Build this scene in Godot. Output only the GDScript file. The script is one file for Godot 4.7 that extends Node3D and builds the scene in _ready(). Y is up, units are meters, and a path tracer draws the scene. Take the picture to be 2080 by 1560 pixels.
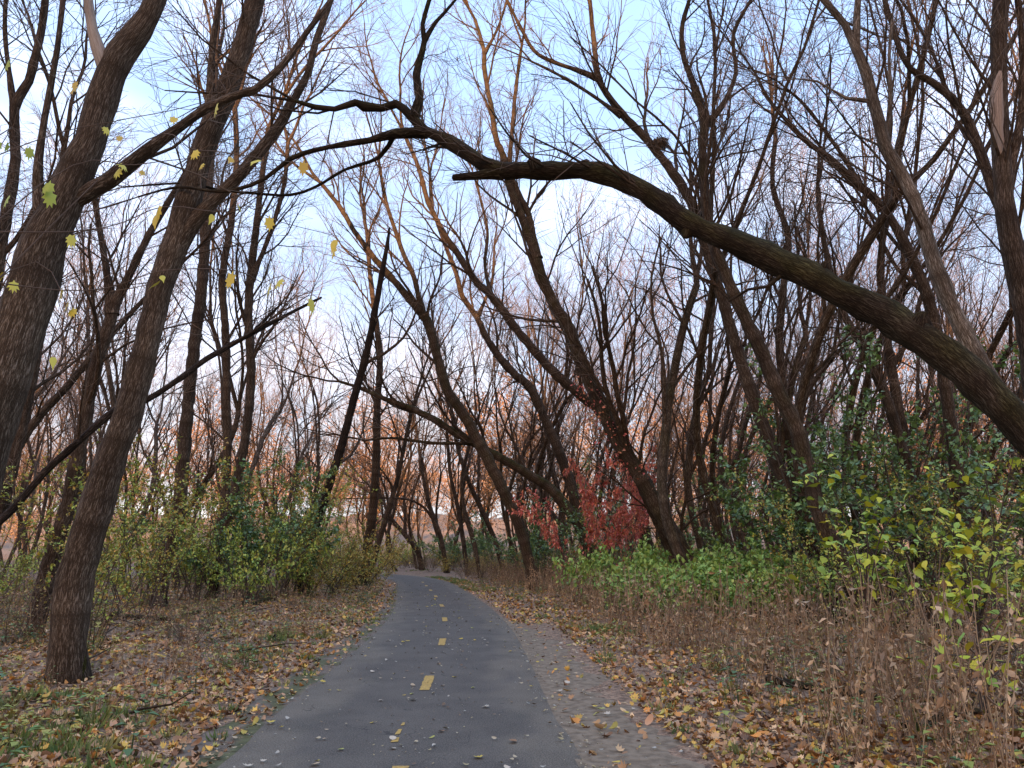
extends Node3D
# A paved trail bending through a leafless autumn wood, trees arching over it.

const F := 1564.0            # focal length in pixels of the 2080 x 1560 photograph
const PITCH := 12.3          # the camera looks up by this many degrees
const EYE := Vector3(0, 1.5, 0)

var rng := RandomNumberGenerator.new()
var noise := FastNoiseLite.new()
var M := {}
var names := {}

# ---------------------------------------------------------------- pixels to places
func ray(px: float, py: float) -> Vector3:
	var p := deg_to_rad(PITCH)
	var v := (py - 780.0) / F
	return Vector3((px - 1040.0) / F, sin(p) - v * cos(p), -(cos(p) + v * sin(p)))

func at(px: float, py: float, depth: float) -> Vector3:   # the point of that ray "depth" metres ahead
	var d := ray(px, py)
	return EYE + d * (depth / -d.z)

func ground_at(px: float, py: float) -> Vector3:
	var d := ray(px, py)
	return EYE + d * (-EYE.y / d.y)

func metres(px: float, py: float, depth: float) -> float:   # size of one pixel there
	var d := ray(px, py)
	return depth / -d.z / F

# ---------------------------------------------------------------- trail and terrain
const TRAIL := [[-0.55, 40.0], [-0.6, 14.0], [-0.7, 0.0], [-0.78, -5.9], [-0.9, -7.5], [-1.02, -10.5], [-1.17, -13.6], [-1.36, -16.4], [-1.9, -21.9], [-2.85, -29.0], [-4.45, -39.5], [-6.3, -47.0], [-9.0, -52.6], [-13.5, -56.2], [-20.0, -57.6], [-30.0, -57.6], [-60.0, -52.0]]
const HALF := 1.31
var line := PackedVector2Array()
var cx_table := PackedFloat32Array()

func make_line() -> void:
	for i in range(TRAIL.size() - 1):
		var q := []
		for k in [-1, 0, 1, 2]:
			var a = TRAIL[clampi(i + k, 0, TRAIL.size() - 1)]
			q.append(Vector2(a[0], a[1]))
		var n := maxi(3, int(q[1].distance_to(q[2]) / 0.22))
		for s in n:
			line.append(q[1].cubic_interpolate(q[2], q[0], q[3], s / float(n)))
	line.append(Vector2(TRAIL[-1][0], TRAIL[-1][1]))
	for k in 1201:                       # x of the centre line for z from +10 to -50
		var z := 10.0 - k * 0.05
		var x := 0.0
		for i in range(TRAIL.size() - 1):
			if TRAIL[i][1] >= z and TRAIL[i + 1][1] <= z:
				x = lerpf(TRAIL[i][0], TRAIL[i + 1][0], (TRAIL[i][1] - z) / maxf(0.001, TRAIL[i][1] - TRAIL[i + 1][1]))
				break
		cx_table.append(x)

func cx(z: float) -> float:
	return cx_table[clampi(int((10.0 - z) / 0.05), 0, 1200)]

func from_trail(x: float, z: float) -> float:   # signed distance from the centre line, right positive
	if z > -42.0:
		var slope := (cx(z - 0.5) - cx(z + 0.5))
		return (x - cx(z)) / sqrt(1.0 + slope * slope)
	var best := 1e9
	var p := Vector2(x, z)
	var side := 1.0
	for i in range(line.size() - 1):
		if line[i].y > -36.0:
			continue
		var d := p.distance_squared_to(line[i])
		if d < best:
			best = d
			side = 1.0 if (line[i + 1] - line[i]).cross(p - line[i]) > 0.0 else -1.0
	return sqrt(best) * side

func height(x: float, z: float) -> float:
	var h := 0.0
	var d := absf(from_trail(x, z)) if z > -70.0 and z < 12.0 and absf(x) < 40.0 else 9.0
	var free := smoothstep(1.5, 4.0, d)
	h += free * (noise.get_noise_2d(x * 3.0, z * 3.0) * 0.16 + noise.get_noise_2d(x * 14.0, z * 14.0) * 0.05 + 0.05)
	# the sunlit bluff beyond the wood, and an unseen ridge behind the photographer, shaped to keep the near wood in shade
	h += 11.0 * smoothstep(100.0, 230.0, -z + 0.12 * absf(x)) + noise.get_noise_2d(x * 0.4, z * 0.4) * 3.0 * smoothstep(90.0, 150.0, -z)
	h += 52.0 * smoothstep(55.0, 170.0, z - 0.1 * x)
	return h

# ---------------------------------------------------------------- mesh building
class MB:
	var v := PackedVector3Array()
	var n := PackedVector3Array()
	var uv := PackedVector2Array()
	var c := PackedColorArray()
	var ix := PackedInt32Array()

	func tube(p: PackedVector3Array, r: PackedFloat32Array, sides: int, col: Color, rough := 0.0, nz: FastNoiseLite = null, moss := 0.0, cap := true) -> void:
		var t := (p[1] - p[0]).normalized()
		var a := t.cross(Vector3(0.31, 0.2, 0.93)).normalized()
		var along := 0.0
		var turns := maxf(1.0, roundf(r[0] * TAU / 0.4))
		var last := p.size() - 1
		for i in p.size():
			if i > 0:
				along += p[i].distance_to(p[i - 1])
			var t2 := (p[mini(i + 1, last)] - p[maxi(i - 1, 0)]).normalized()
			a = (a - t2 * a.dot(t2)).normalized()
			var b := t2.cross(a)
			var base := v.size()
			for j in sides + 1:
				var an := TAU * (j % sides) / sides
				var o := a * cos(an) + b * sin(an)
				var rr := r[i]
				var cc := col
				if nz:
					var q := p[i] + o * rr
					cc = col * (1.0 + 0.55 * nz.get_noise_3d(q.x * 13.0, q.y * 7.0, q.z * 13.0) + 0.35 * nz.get_noise_3d(q.x * 50.0, q.y * 20.0, q.z * 50.0))
					rr *= 1.0 + rough * (nz.get_noise_3d(q.x * 24.0, q.y * 18.0, q.z * 24.0) + 0.5 * nz.get_noise_3d(q.x * 70.0, q.y * 40.0, q.z * 70.0) + 0.8 * maxf(0.0, nz.get_noise_3d(q.x * 33.0 + 50.0, q.y * 33.0, q.z * 33.0) - 0.25))
					if moss > 0.0:
						var k := clampf((nz.get_noise_3d(q.x * 22.0, q.y * 22.0, q.z * 22.0) + 0.1 + o.y * 0.55) * 2.2, 0.0, 1.0) * moss
						cc = cc.lerp(Color(0.1, 0.1, 0.03), k)
				v.append(p[i] + o * rr)
				n.append(o)
				uv.append(Vector2(turns * j / sides, along / 0.8))
				c.append(cc)
			if i > 0:
				var prev := base - sides - 1
				for j in sides:
					ix.append_array([prev + j, base + j, base + j + 1, prev + j, base + j + 1, prev + j + 1])
		if cap:
			var k := v.size()
			var tt := (p[last] - p[last - 1]).normalized()
			v.append(p[last] + tt * r[last] * 0.4)
			n.append(tt)
			uv.append(Vector2(0.5, along / 0.8 + 0.1))
			c.append(col)
			for j in sides:
				ix.append_array([k - sides - 1 + j, k, k - sides + j])

	# a thin twig: three sides, few rings
	func twig(p: PackedVector3Array, r0: float, r1: float, col: Color) -> void:
		var t := (p[p.size() - 1] - p[0]).normalized()
		var a := t.cross(Vector3(0.31, 0.2, 0.93)).normalized()
		var b := t.cross(a)
		var o := [a, a * -0.5 + b * 0.866, a * -0.5 - b * 0.866]
		var last := p.size() - 1
		for i in p.size():
			var rr := lerpf(r0, r1, i / float(last))
			var base := v.size()
			for j in 3:
				v.append(p[i] + o[j] * rr)
				n.append(o[j])
				uv.append(Vector2(j * 0.33, i * 0.4))
				c.append(col)
			if i > 0:
				var q := base - 3
				ix.append_array([q, base, base + 1, q, base + 1, q + 1, q + 1, base + 1, base + 2, q + 1, base + 2, q + 2, q + 2, base + 2, base, q + 2, base, q])

	# a small leaf: four corners folded along the midrib
	func leaf(p: Vector3, d: Vector3, up: Vector3, size: float, wide: float, col: Color) -> void:
		var s := d.cross(up).normalized()
		var nn := s.cross(d).normalized()
		var base := v.size()
		v.append(p)
		v.append(p + d * size * 0.45 + s * size * wide + nn * size * 0.1)
		v.append(p + d * size - nn * size * 0.12)
		v.append(p + d * size * 0.45 - s * size * wide + nn * size * 0.1)
		for j in 4:
			n.append((nn + s * (0.3 if j == 3 else -0.3 if j == 1 else 0.0)).normalized())
			uv.append(Vector2(0, 0))
			c.append(col)
		ix.append_array([base, base + 2, base + 1, base, base + 3, base + 2])

	# a flat outline given as points round the middle, slightly curled
	func outline(pts: PackedVector2Array, curl: float, col: Color, bend := 0.0) -> void:
		var base := v.size()
		v.append(Vector3(0, 0, 0))
		n.append(Vector3.UP)
		uv.append(Vector2(0.5, 0.5))
		c.append(col)
		for q in pts:
			v.append(Vector3(q.x, curl * q.length_squared() + bend * q.x * q.y + 0.25 * curl * absf(q.x), q.y))
			n.append(Vector3(-q.x * curl, 1.0, -q.y * curl).normalized())
			uv.append(q + Vector2(0.5, 0.5))
			c.append(col)
		for j in pts.size():
			ix.append_array([base, base + 1 + (j + 1) % pts.size(), base + 1 + j])

	func mesh(m: Material) -> ArrayMesh:
		var arr := []
		arr.resize(Mesh.ARRAY_MAX)
		arr[Mesh.ARRAY_VERTEX] = v
		arr[Mesh.ARRAY_NORMAL] = n
		arr[Mesh.ARRAY_TEX_UV] = uv
		arr[Mesh.ARRAY_COLOR] = c
		arr[Mesh.ARRAY_INDEX] = ix
		var am := ArrayMesh.new()
		am.add_surface_from_arrays(Mesh.PRIMITIVE_TRIANGLES, arr)
		am.surface_set_material(0, m)
		return am

func numbered(called: String) -> String:
	names[called] = names.get(called, -1) + 1
	return called if names[called] == 0 else "%s_%03d" % [called, names[called]]

func thing(called: String, label: String, category: String, where := Vector3.ZERO, group := "") -> Node3D:
	var o := Node3D.new()
	o.name = numbered(called)
	add_child(o)
	o.position = where
	tag(o, label, category, group)
	return o

func tag(o: Node, label: String, category: String, group := "") -> void:
	o.set_meta("label", label)
	o.set_meta("category", category)
	if group:
		o.set_meta("group", group)

func part(called: String, b: MB, m: Material, parent: Node, stuff := false) -> MeshInstance3D:
	if b.ix.is_empty():
		return null
	return place(called, b.mesh(m), parent, stuff)

func place(called: String, mesh: Mesh, parent: Node, stuff := false) -> MeshInstance3D:
	var o := MeshInstance3D.new()
	o.name = called
	o.mesh = mesh
	parent.add_child(o, true)
	if stuff:
		o.set_meta("kind", "stuff")
	return o

func ground_piece(called: String, b: MB, m: Material, parent: Node = self) -> MeshInstance3D:
	var o := part(called, b, m, parent)
	if parent == self:
		o.set_meta("kind", "structure")
	return o

# ---------------------------------------------------------------- materials
func noise_image(w: int, h: int, freq: float, octaves: int, kind := FastNoiseLite.TYPE_SIMPLEX_SMOOTH, sd := 1, ridged := false, cells := FastNoiseLite.RETURN_DISTANCE) -> Image:
	var f := FastNoiseLite.new()
	f.seed = sd
	f.noise_type = kind
	f.frequency = freq
	f.fractal_octaves = octaves
	f.cellular_return_type = cells
	f.fractal_type = FastNoiseLite.FRACTAL_RIDGED if ridged else FastNoiseLite.FRACTAL_FBM
	return f.get_seamless_image(w, h)

func mixed(w: int, h: int, layers: Array, ramp: Gradient) -> ImageTexture:   # layers: [image, weight]
	var im := Image.create(w, h, false, Image.FORMAT_RGB8)
	for y in h:
		for x in w:
			var s := 0.0
			for l in layers:
				s += l[0].get_pixel(x, y).r * l[1]
			im.set_pixel(x, y, ramp.sample(s))
	return ImageTexture.create_from_image(im)

func grad(stops: Array) -> Gradient:   # [offset, linear colour]
	var g := Gradient.new()
	var off := PackedFloat32Array()
	var col := PackedColorArray()
	for s in stops:
		off.append(s[0])
		col.append(Color(s[1][0], s[1][1], s[1][2]).linear_to_srgb())
	g.offsets = off
	g.colors = col
	return g

func normal_of(im: Image, strength: float) -> ImageTexture:
	var k: Image = im.duplicate()
	k.convert(Image.FORMAT_RGBA8)
	k.bump_map_to_normal_map(strength)
	return ImageTexture.create_from_image(k)

func make_materials() -> void:
	# bark: narrow furrows along the stem
	var furrow := noise_image(256, 256, 0.022, 4, FastNoiseLite.TYPE_SIMPLEX_SMOOTH, 3, true)
	var fine := noise_image(256, 256, 0.12, 3, FastNoiseLite.TYPE_SIMPLEX, 5)
	var blot := noise_image(256, 256, 0.012, 3, FastNoiseLite.TYPE_SIMPLEX_SMOOTH, 9)
	var plates := noise_image(256, 256, 0.035, 2, FastNoiseLite.TYPE_CELLULAR, 13, false, FastNoiseLite.RETURN_DISTANCE2_SUB)
	var bark := StandardMaterial3D.new()
	bark.vertex_color_use_as_albedo = true
	bark.albedo_texture = mixed(256, 256, [[furrow, 0.5], [plates, -0.35], [fine, 0.3], [blot, 0.35]], grad([[0.1, [1.0, 1.0, 1.0]], [0.27, [0.88, 0.86, 0.83]], [0.4, [0.55, 0.5, 0.46]], [0.55, [0.22, 0.19, 0.16]]]))
	furrow.adjust_bcs(1, 1, 1)
	var inv: Image = furrow.duplicate()
	inv.convert(Image.FORMAT_RGB8)
	for y in 256:
		for x in 256:
			var s := 0.55 - furrow.get_pixel(x, y).r * 0.45 - fine.get_pixel(x, y).r * 0.15 + plates.get_pixel(x, y).r * 0.55
			inv.set_pixel(x, y, Color(s, s, s))
	bark.normal_enabled = true
	bark.normal_texture = normal_of(inv, 7.0)
	bark.normal_scale = 1.0
	bark.uv1_scale = Vector3(2.0, 0.75, 1.0)
	bark.roughness = 0.95
	bark.metallic_specular = 0.25
	M.bark = bark
	var twig := StandardMaterial3D.new()
	twig.vertex_color_use_as_albedo = true
	twig.roughness = 0.85
	twig.metallic_specular = 0.3
	M.twig = twig
	# bare dead wood
	var dead := StandardMaterial3D.new()
	dead.vertex_color_use_as_albedo = true
	dead.albedo_texture = mixed(256, 256, [[fine, 0.35], [blot, 0.65]], grad([[0.3, [0.55, 0.5, 0.46]], [0.5, [0.95, 0.92, 0.9]], [0.7, [0.6, 0.52, 0.46]]]))
	dead.uv1_scale = Vector3(4.0, 0.4, 1.0)
	dead.roughness = 0.9
	M.dead = dead
	# leaves
	for k in [["leaf", 0.6, 0.35], ["dry_leaf", 0.8, 0.2], ["glossy_leaf", 0.38, 0.2]]:
		var m := StandardMaterial3D.new()
		m.vertex_color_use_as_albedo = true
		m.roughness = k[1]
		m.backlight_enabled = true
		m.backlight = Color(k[2], k[2], k[2])
		m.cull_mode = BaseMaterial3D.CULL_DISABLED
		M[k[0]] = m
	# the forest floor: crumbled leaves, soil between
	var coarse := noise_image(512, 512, 0.02, 4, FastNoiseLite.TYPE_SIMPLEX, 21)
	var crumb := noise_image(512, 512, 0.09, 2, FastNoiseLite.TYPE_CELLULAR, 22)
	var speck := noise_image(512, 512, 0.3, 2, FastNoiseLite.TYPE_SIMPLEX, 23)
	var floor_m := StandardMaterial3D.new()
	floor_m.albedo_texture = mixed(512, 512, [[coarse, 0.35], [crumb, 0.4], [speck, 0.25]], grad([[0.25, [0.07, 0.045, 0.03]], [0.4, [0.17, 0.11, 0.07]], [0.52, [0.29, 0.19, 0.12]], [0.65, [0.4, 0.27, 0.17]], [0.8, [0.48, 0.36, 0.24]]]))
	floor_m.uv1_triplanar = true
	floor_m.uv1_world_triplanar = true
	floor_m.uv1_scale = Vector3(0.45, 0.45, 0.45)
	floor_m.normal_enabled = true
	floor_m.normal_texture = normal_of(crumb, 4.0)
	floor_m.roughness = 0.95
	M.floor = floor_m
	# asphalt
	var grit := noise_image(512, 512, 0.45, 2, FastNoiseLite.TYPE_SIMPLEX, 31)
	var cloud := noise_image(512, 512, 0.012, 4, FastNoiseLite.TYPE_SIMPLEX, 32)
	var asphalt := StandardMaterial3D.new()
	asphalt.vertex_color_use_as_albedo = true
	var stone := noise_image(1024, 1024, 0.42, 1, FastNoiseLite.TYPE_SIMPLEX, 41)
	var patch := noise_image(1024, 1024, 0.006, 5, FastNoiseLite.TYPE_SIMPLEX, 42)
	var split := noise_image(1024, 1024, 0.0035, 4, FastNoiseLite.TYPE_SIMPLEX, 43)
	var im := Image.create(1024, 1024, false, Image.FORMAT_RGB8)
	for y in 1024:
		for x in 1024:
			var g := stone.get_pixel(x, y).r
			var k := 0.62 + 0.3 * (patch.get_pixel(x, y).r - 0.5) + (0.5 * smoothstep(0.66, 0.82, g) - 0.35 * smoothstep(0.36, 0.2, g))
			var c := absf(split.get_pixel(x, y).r - 0.5)
			if c < 0.004 and patch.get_pixel((x + 300) % 1024, y).r > 0.52:
				k *= 0.45
			im.set_pixel(x, y, Color(k, k, k).linear_to_srgb())
	asphalt.albedo_texture = ImageTexture.create_from_image(im)
	asphalt.uv1_triplanar = true
	asphalt.uv1_world_triplanar = true
	asphalt.uv1_scale = Vector3(0.17, 0.17, 0.17)
	asphalt.normal_scale = 0.3
	asphalt.normal_enabled = true
	asphalt.normal_texture = normal_of(grit, 2.0)
	asphalt.roughness = 0.8
	M.asphalt = asphalt
	# trodden soil
	var soil := StandardMaterial3D.new()
	soil.vertex_color_use_as_albedo = true
	soil.albedo_texture = mixed(512, 512, [[grit, 0.3], [coarse, 0.5], [speck, 0.2]], grad([[0.3, [0.5, 0.48, 0.46]], [0.5, [0.85, 0.83, 0.8]], [0.7, [1.0, 1.0, 1.0]]]))
	soil.uv1_triplanar = true
	soil.uv1_world_triplanar = true
	soil.uv1_scale = Vector3(0.6, 0.6, 0.6)
	soil.normal_enabled = true
	soil.normal_texture = normal_of(coarse, 5.0)
	soil.normal_scale = 0.5
	soil.roughness = 0.95
	M.soil = soil
	var paint := StandardMaterial3D.new()
	paint.albedo_texture = mixed(512, 512, [[grit, 0.5], [coarse, 0.5]], grad([[0.3, [0.25, 0.17, 0.07]], [0.45, [0.5, 0.31, 0.06]], [0.7, [0.58, 0.37, 0.08]]]))
	paint.uv1_triplanar = true
	paint.uv1_world_triplanar = true
	paint.uv1_scale = Vector3(1.6, 1.6, 1.6)
	paint.roughness = 0.7
	M.paint = paint

# ---------------------------------------------------------------- trees
const BARK := Color(0.165, 0.128, 0.098)
const TWIG := Color(0.165, 0.118, 0.09)

func rand_dir() -> Vector3:
	return Vector3(rng.randf_range(-1, 1), rng.randf_range(-1, 1), rng.randf_range(-1, 1)).normalized()

func sides_for(r: float) -> int:
	return 10 if r > 0.09 else 7 if r > 0.045 else 5 if r > 0.018 else 4

# one branch and all that grows from it; lim takes the thick wood, tw the twigs
func grow(lim: MB, tw: MB, p0: Vector3, dir: Vector3, length: float, r0: float, level: int, o: Dictionary) -> void:
	var n := clampi(int(length / 0.45), 2, 9)
	if level >= 3:
		n = 2
	var pts := PackedVector3Array([p0])
	var rad := PackedFloat32Array([r0])
	var d := dir.normalized()
	var step := length / n
	var wander: float = o.wander * (1.0 + 0.35 * level)
	for i in n:
		d = (d + rand_dir() * wander + Vector3.UP * o.up * (0.6 if level < 3 else 0.25) * step + o.pull * 0.05 * step).normalized()
		pts.append(pts[i] + d * step * rng.randf_range(0.8, 1.2))
		rad.append(r0 * lerpf(1.0, 0.38, (i + 1.0) / n))
	if level >= 3:
		tw.twig(pts, r0, r0 * 0.55, o.twig_color)
	elif r0 < 0.014:
		tw.twig(pts, r0, r0 * 0.45, o.twig_color)
	else:
		lim.tube(pts, rad, sides_for(r0), o.color, 0.0, null, 0.0, false)
	if level >= o.levels:
		return
	var kids: int = o.kids[level]
	for k in kids:
		var t := lerpf(o.from[mini(level, 2)], 1.0, (k + rng.randf()) / kids)
		if k == kids - 1:
			t = 1.0
		var s := t * n
		var i := mini(int(s), n - 1)
		var q := pts[i].lerp(pts[i + 1], s - i)
		var dd := (pts[i + 1] - pts[i]).normalized()
		var side := dd.cross(rand_dir()).normalized()
		var ang := rng.randf_range(0.35, 0.85) if t < 0.99 else rng.randf_range(0.1, 0.4)
		var nd := dd * cos(ang) + side * sin(ang)
		var l := length * rng.randf_range(0.4, 0.66) * (1.25 - 0.55 * t)
		if level >= 2:
			l = clampf(l, 0.22, 0.85)
		var rr := maxf(lerpf(r0, r0 * 0.38, t) * rng.randf_range(0.5, 0.72), o.thin if level < 2 else o.thin * 0.75)
		grow(lim, tw, q, nd, l, minf(rr, 0.012 if level >= 2 else 1.0), level + 1, o)

func habit(extra := {}) -> Dictionary:
	var o := {"wander": 0.16, "up": 0.16, "pull": Vector3.ZERO, "levels": 4, "kids": [6, 5, 5, 1], "from": [0.2, 0.15, 0.1], "color": BARK, "twig_color": TWIG, "thin": 0.007, "stout": 0.07}
	o.merge(extra, true)
	return o

func smooth_line(p: PackedVector3Array, r: PackedFloat32Array, step := 0.25) -> Array:
	var q := PackedVector3Array()
	var s := PackedFloat32Array()
	for i in range(p.size() - 1):
		var a := p[maxi(i - 1, 0)]
		var d := p[mini(i + 2, p.size() - 1)]
		var n := clampi(int(p[i].distance_to(p[i + 1]) / step), 1, 24)
		for k in n:
			var t := k / float(n)
			q.append(p[i].cubic_interpolate(p[i + 1], a, d, t))
			s.append(lerpf(r[i], r[i + 1], t))
	q.append(p[-1])
	s.append(r[-1])
	return [q, s]

# points given as [px, py, width in px, depth]; returns [places, radii]
func traced(pts: Array, depth: float) -> Array:
	var p := PackedVector3Array()
	var r := PackedFloat32Array()
	for a in pts:
		var far: float = a[3] if a.size() > 3 else depth
		p.append(at(a[0], a[1], far))
		r.append(a[2] * 0.43 * metres(a[0], a[1], far))
	return smooth_line(p, r, 0.16)

# a traced tree: stem points in pixels, limbs in pixels, then free growth from the upper stem
func traced_tree(called: String, label: String, depth: float, stem: Array, limbs: Array, o := {}) -> Node3D:
	var t := thing(called, label, "tree", Vector3.ZERO, o.get("group", ""))
	var got := traced(stem, depth)
	var p: PackedVector3Array = got[0]
	var r: PackedFloat32Array = got[1]
	if o.get("rooted", true):            # flare at the foot, sunk a little into the litter
		var foot := p[0]
		p.insert(0, Vector3(foot.x, height(foot.x, foot.z) - 0.12, foot.z) + (foot - p[1]) * 0.2)
		r.insert(0, r[0] * 1.6)
		r[1] *= 1.28
		r[2] *= 1.12
	var b := MB.new()
	b.tube(p, r, 16 if r[1] > 0.14 else 12, o.get("bark", BARK), o.get("rough", 0.26), noise, o.get("moss", 0.0))
	part("trunk", b, o.get("material", M.bark), t)
	var tw := MB.new()
	var h := habit(o.get("habit", {}))
	var lb := MB.new()
	for l in limbs:
		var g := traced(l, depth)
		for i in mini(5, g[1].size()):
			g[1][i] *= lerpf(1.7, 1.0, i / 5.0)
		var one := MB.new()
		one.tube(g[0], g[1], 10, o.get("bark", BARK), 0.24, noise, o.get("moss", 0.0) * 0.7)
		part("limb", one, M.bark, t)
		if g[0][0].distance_to(g[0][-1]) > 0.8:          # burls and broken stubs stay bare
			sprout(lb, tw, g[0], g[1], 0.15, int(g[0].size() * o.get("limb_sprouts", 0.18)) + 1, h, true)
	if o.get("sprouts", 8) > 0:
		sprout(lb, tw, p, r, o.get("from", 0.45), o.get("sprouts", 8), h, o.get("top", true))
	part("branches", lb, M.bark, t, true)
	part("twigs", tw, M.twig, t, true)
	return t

func sprout(lb: MB, tw: MB, p: PackedVector3Array, r: PackedFloat32Array, from: float, count: int, h: Dictionary, top: bool) -> void:
	var last := p.size() - 1
	for k in count:
		var s := lerpf(from, 1.0, (k + rng.randf()) / count) * last
		var i := mini(int(s), last - 1)
		var d := (p[i + 1] - p[i]).normalized()
		var side := d.cross(rand_dir()).normalized()
		var ang := rng.randf_range(0.4, 0.9)
		var nd := (d * cos(ang) + side * sin(ang) + Vector3.UP * 0.25).normalized()
		var big := clampf(r[i] * rng.randf_range(0.22, 0.5), 0.009, h.stout)
		grow(lb, tw, p[i], nd, clampf(big * 75.0, 0.9, 4.6) * rng.randf_range(0.7, 1.1), big, 1, h)
	if top:
		var d := (p[last] - p[last - 1]).normalized()
		for k in 2:
			grow(lb, tw, p[last], (d + rand_dir() * 0.35).normalized(), clampf(r[last] * 70.0, 1.5, 6.0), r[last] * 0.85, 0 if r[last] > 0.035 else 1, h)

# a whole tree of the wood, standing at the origin and leaning towards +x
func wood_tree(hgt: float, r0: float, lean: float, forks: int, o: Dictionary) -> Dictionary:
	var h := habit({"color": Color(0.2, 0.158, 0.122), "twig_color": Color(0.2, 0.145, 0.11)}.merged(o, true))
	var tb := MB.new()
	var lb := MB.new()
	var tw := MB.new()
	var p := PackedVector3Array([Vector3(-0.05 * lean, -0.15, 0)])
	var r := PackedFloat32Array([r0 * 1.3])
	var d := Vector3(lean, 1, rng.randf_range(-0.1, 0.1)).normalized()
	var n := 14
	var bare: float = o.get("bare", 0.5) * hgt
	var bend := rand_dir() * 0.1
	for i in n:
		if i % 4 == 2:
			bend = rand_dir() * 0.13
		d = (d + bend + rand_dir() * 0.06 + Vector3(0, 0.035 + 0.02 * lean, 0)).normalized()
		p.append(p[i] + d * bare / n)
		r.append(r0 * lerpf(1.0, 0.68, (i + 1.0) / n))
	var g := smooth_line(p, r, 0.35)
	tb.tube(g[0], g[1], 9, h.color, 0.08, noise, o.get("moss", 0.0))
	var top := p[-1]
	for k in forks:
		var nd := (d + rand_dir() * 0.42 + Vector3(0, 0.15, 0)).normalized()
		grow(lb, tw, top, nd, (hgt - bare) * rng.randf_range(0.62, 0.85), r[-1] * rng.randf_range(0.6, 0.85), 0, h)
	sprout(lb, tw, g[0], g[1], 0.5, o.get("low", 4), h, false)
	var made := {"trunk": tb.mesh(M.bark), "branches": lb.mesh(M.bark), "twigs": tw.mesh(M.twig)}
	if o.has("leaves"):
		var lv := MB.new()
		var want: int = o.leaves
		for k in want:
			var q: Vector3 = tw.v[rng.randi() % tw.v.size()]
			var col: Color = o.leaf_colors[rng.randi() % o.leaf_colors.size()]
			lv.leaf(q, (rand_dir() + Vector3(0, -0.5, 0)).normalized(), rand_dir(), rng.randf_range(0.7, 1.2) * o.leaf_size, 0.36, col * rng.randf_range(0.75, 1.2))
		made["foliage"] = lv.mesh(M.dry_leaf)
	return made

const LANDMARKS := [["behind the dark green bushes", 7.0, -22.0], ["beside the red-leaved shrub", 2.6, -33.0], ["past the heavy twin-stemmed trunk", 9.0, -32.0], ["deep behind the brambles", 16.0, -42.0], ["far behind the dark green bushes", 26.0, -42.0], ["by the green thicket", -0.5, -52.0], ["beyond the far bend", -9.0, -70.0], ["behind the yellow bushes", -11.0, -42.0], ["among the golden saplings", -16.0, -30.0], ["behind the mossy-footed trunk", -13.0, -20.0], ["far behind the long dead pole", -27.0, -38.0], ["deep behind the golden saplings", -34.0, -62.0], ["deep beyond the thicket", 16.0, -72.0], ["deep beyond the brambles", 40.0, -70.0], ["at the foot of the bluff", 0.0, -98.0], ["under the bluff past the brambles", 40.0, -100.0], ["under the bluff past the golden saplings", -40.0, -100.0]]
func landmark(x: float, z: float) -> String:
	var best := 1e9
	var words := ""
	for l in LANDMARKS:
		var d := Vector2(x - l[1], z - l[2]).length()
		if d < best:
			best = d
			words = l[0]
	return words

func stand(made: Dictionary, called: String, label: String, where: Vector3, turn: float, size: float, group: String) -> Node3D:
	var t := thing(called, label, "tree", where, group)
	t.rotation.y = turn
	t.scale = Vector3.ONE * size
	for k in made:
		var o := place(k, made[k], t, k != "trunk")
	return t

# ---------------------------------------------------------------- shrubs and plants
func shrub(o: Dictionary) -> Dictionary:   # stems and leaves of one bush at the origin
	var st := MB.new()
	var lv := MB.new()
	var tips := []
	var n: int = o.stems
	for k in n:
		var an := rng.randf() * TAU
		var d := Vector3(cos(an) * o.splay, 1.0, sin(an) * o.splay).normalized()
		var p := PackedVector3Array([Vector3(cos(an), 0, sin(an)) * 0.12 * o.wide + Vector3(0, -0.05, 0)])
		var r := PackedFloat32Array([o.thick])
		var l: float = o.tall * rng.randf_range(0.6, 1.05)
		var m := 6
		for i in m:
			d = (d + rand_dir() * 0.22 + Vector3(cos(an), -0.1, sin(an)) * 0.12 * o.splay).normalized()
			p.append(p[i] + d * l / m)
			r.append(o.thick * lerpf(1.0, 0.3, (i + 1.0) / m))
		st.tube(p, r, 4, o.stem_color, 0.0, null, 0.0, false)
		for i in range(1, m + 1):
			for q in int(o.side):
				var sd := ((p[i] - p[i - 1]).normalized() + rand_dir() * 0.9 + Vector3(0, 0.1, 0)).normalized()
				var sl: float = o.wide * rng.randf_range(0.2, 0.5)
				var tp := PackedVector3Array([p[i], p[i] + sd * sl * 0.5 + rand_dir() * 0.03, p[i] + sd * sl + rand_dir() * 0.06 + Vector3(0, -0.06 * sl, 0)])
				st.twig(tp, o.thick * 0.35, o.thick * 0.16, o.stem_color)
				tips.append(tp)
	var clear: float = o.get("clear", 0.15) * o.tall
	for k in o.leaves:
		var tp: PackedVector3Array = tips[rng.randi() % tips.size()]
		var f := rng.randf_range(0.2, 1.05)
		var q := tp[0].lerp(tp[1], f * 2.0) if f < 0.5 else tp[1].lerp(tp[2], f * 2.0 - 1.0)
		q += rand_dir() * 0.035
		if q.y < clear and rng.randf() < 0.85:
			continue
		var along := (tp[2] - tp[0]).normalized()
		var col: Color = o.colors[rng.randi() % o.colors.size()]
		lv.leaf(q, (along * 0.4 + rand_dir() * 0.8 + Vector3(0, -0.15, 0)).normalized(), (Vector3.UP + rand_dir() * 0.7).normalized(), o.leaf * rng.randf_range(0.65, 1.3), o.get("broad", 0.32), col * rng.randf_range(0.7, 1.25))
	return {"stems": st.mesh(M.twig), "foliage": lv.mesh(M[o.get("surface", "leaf")])}

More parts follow.
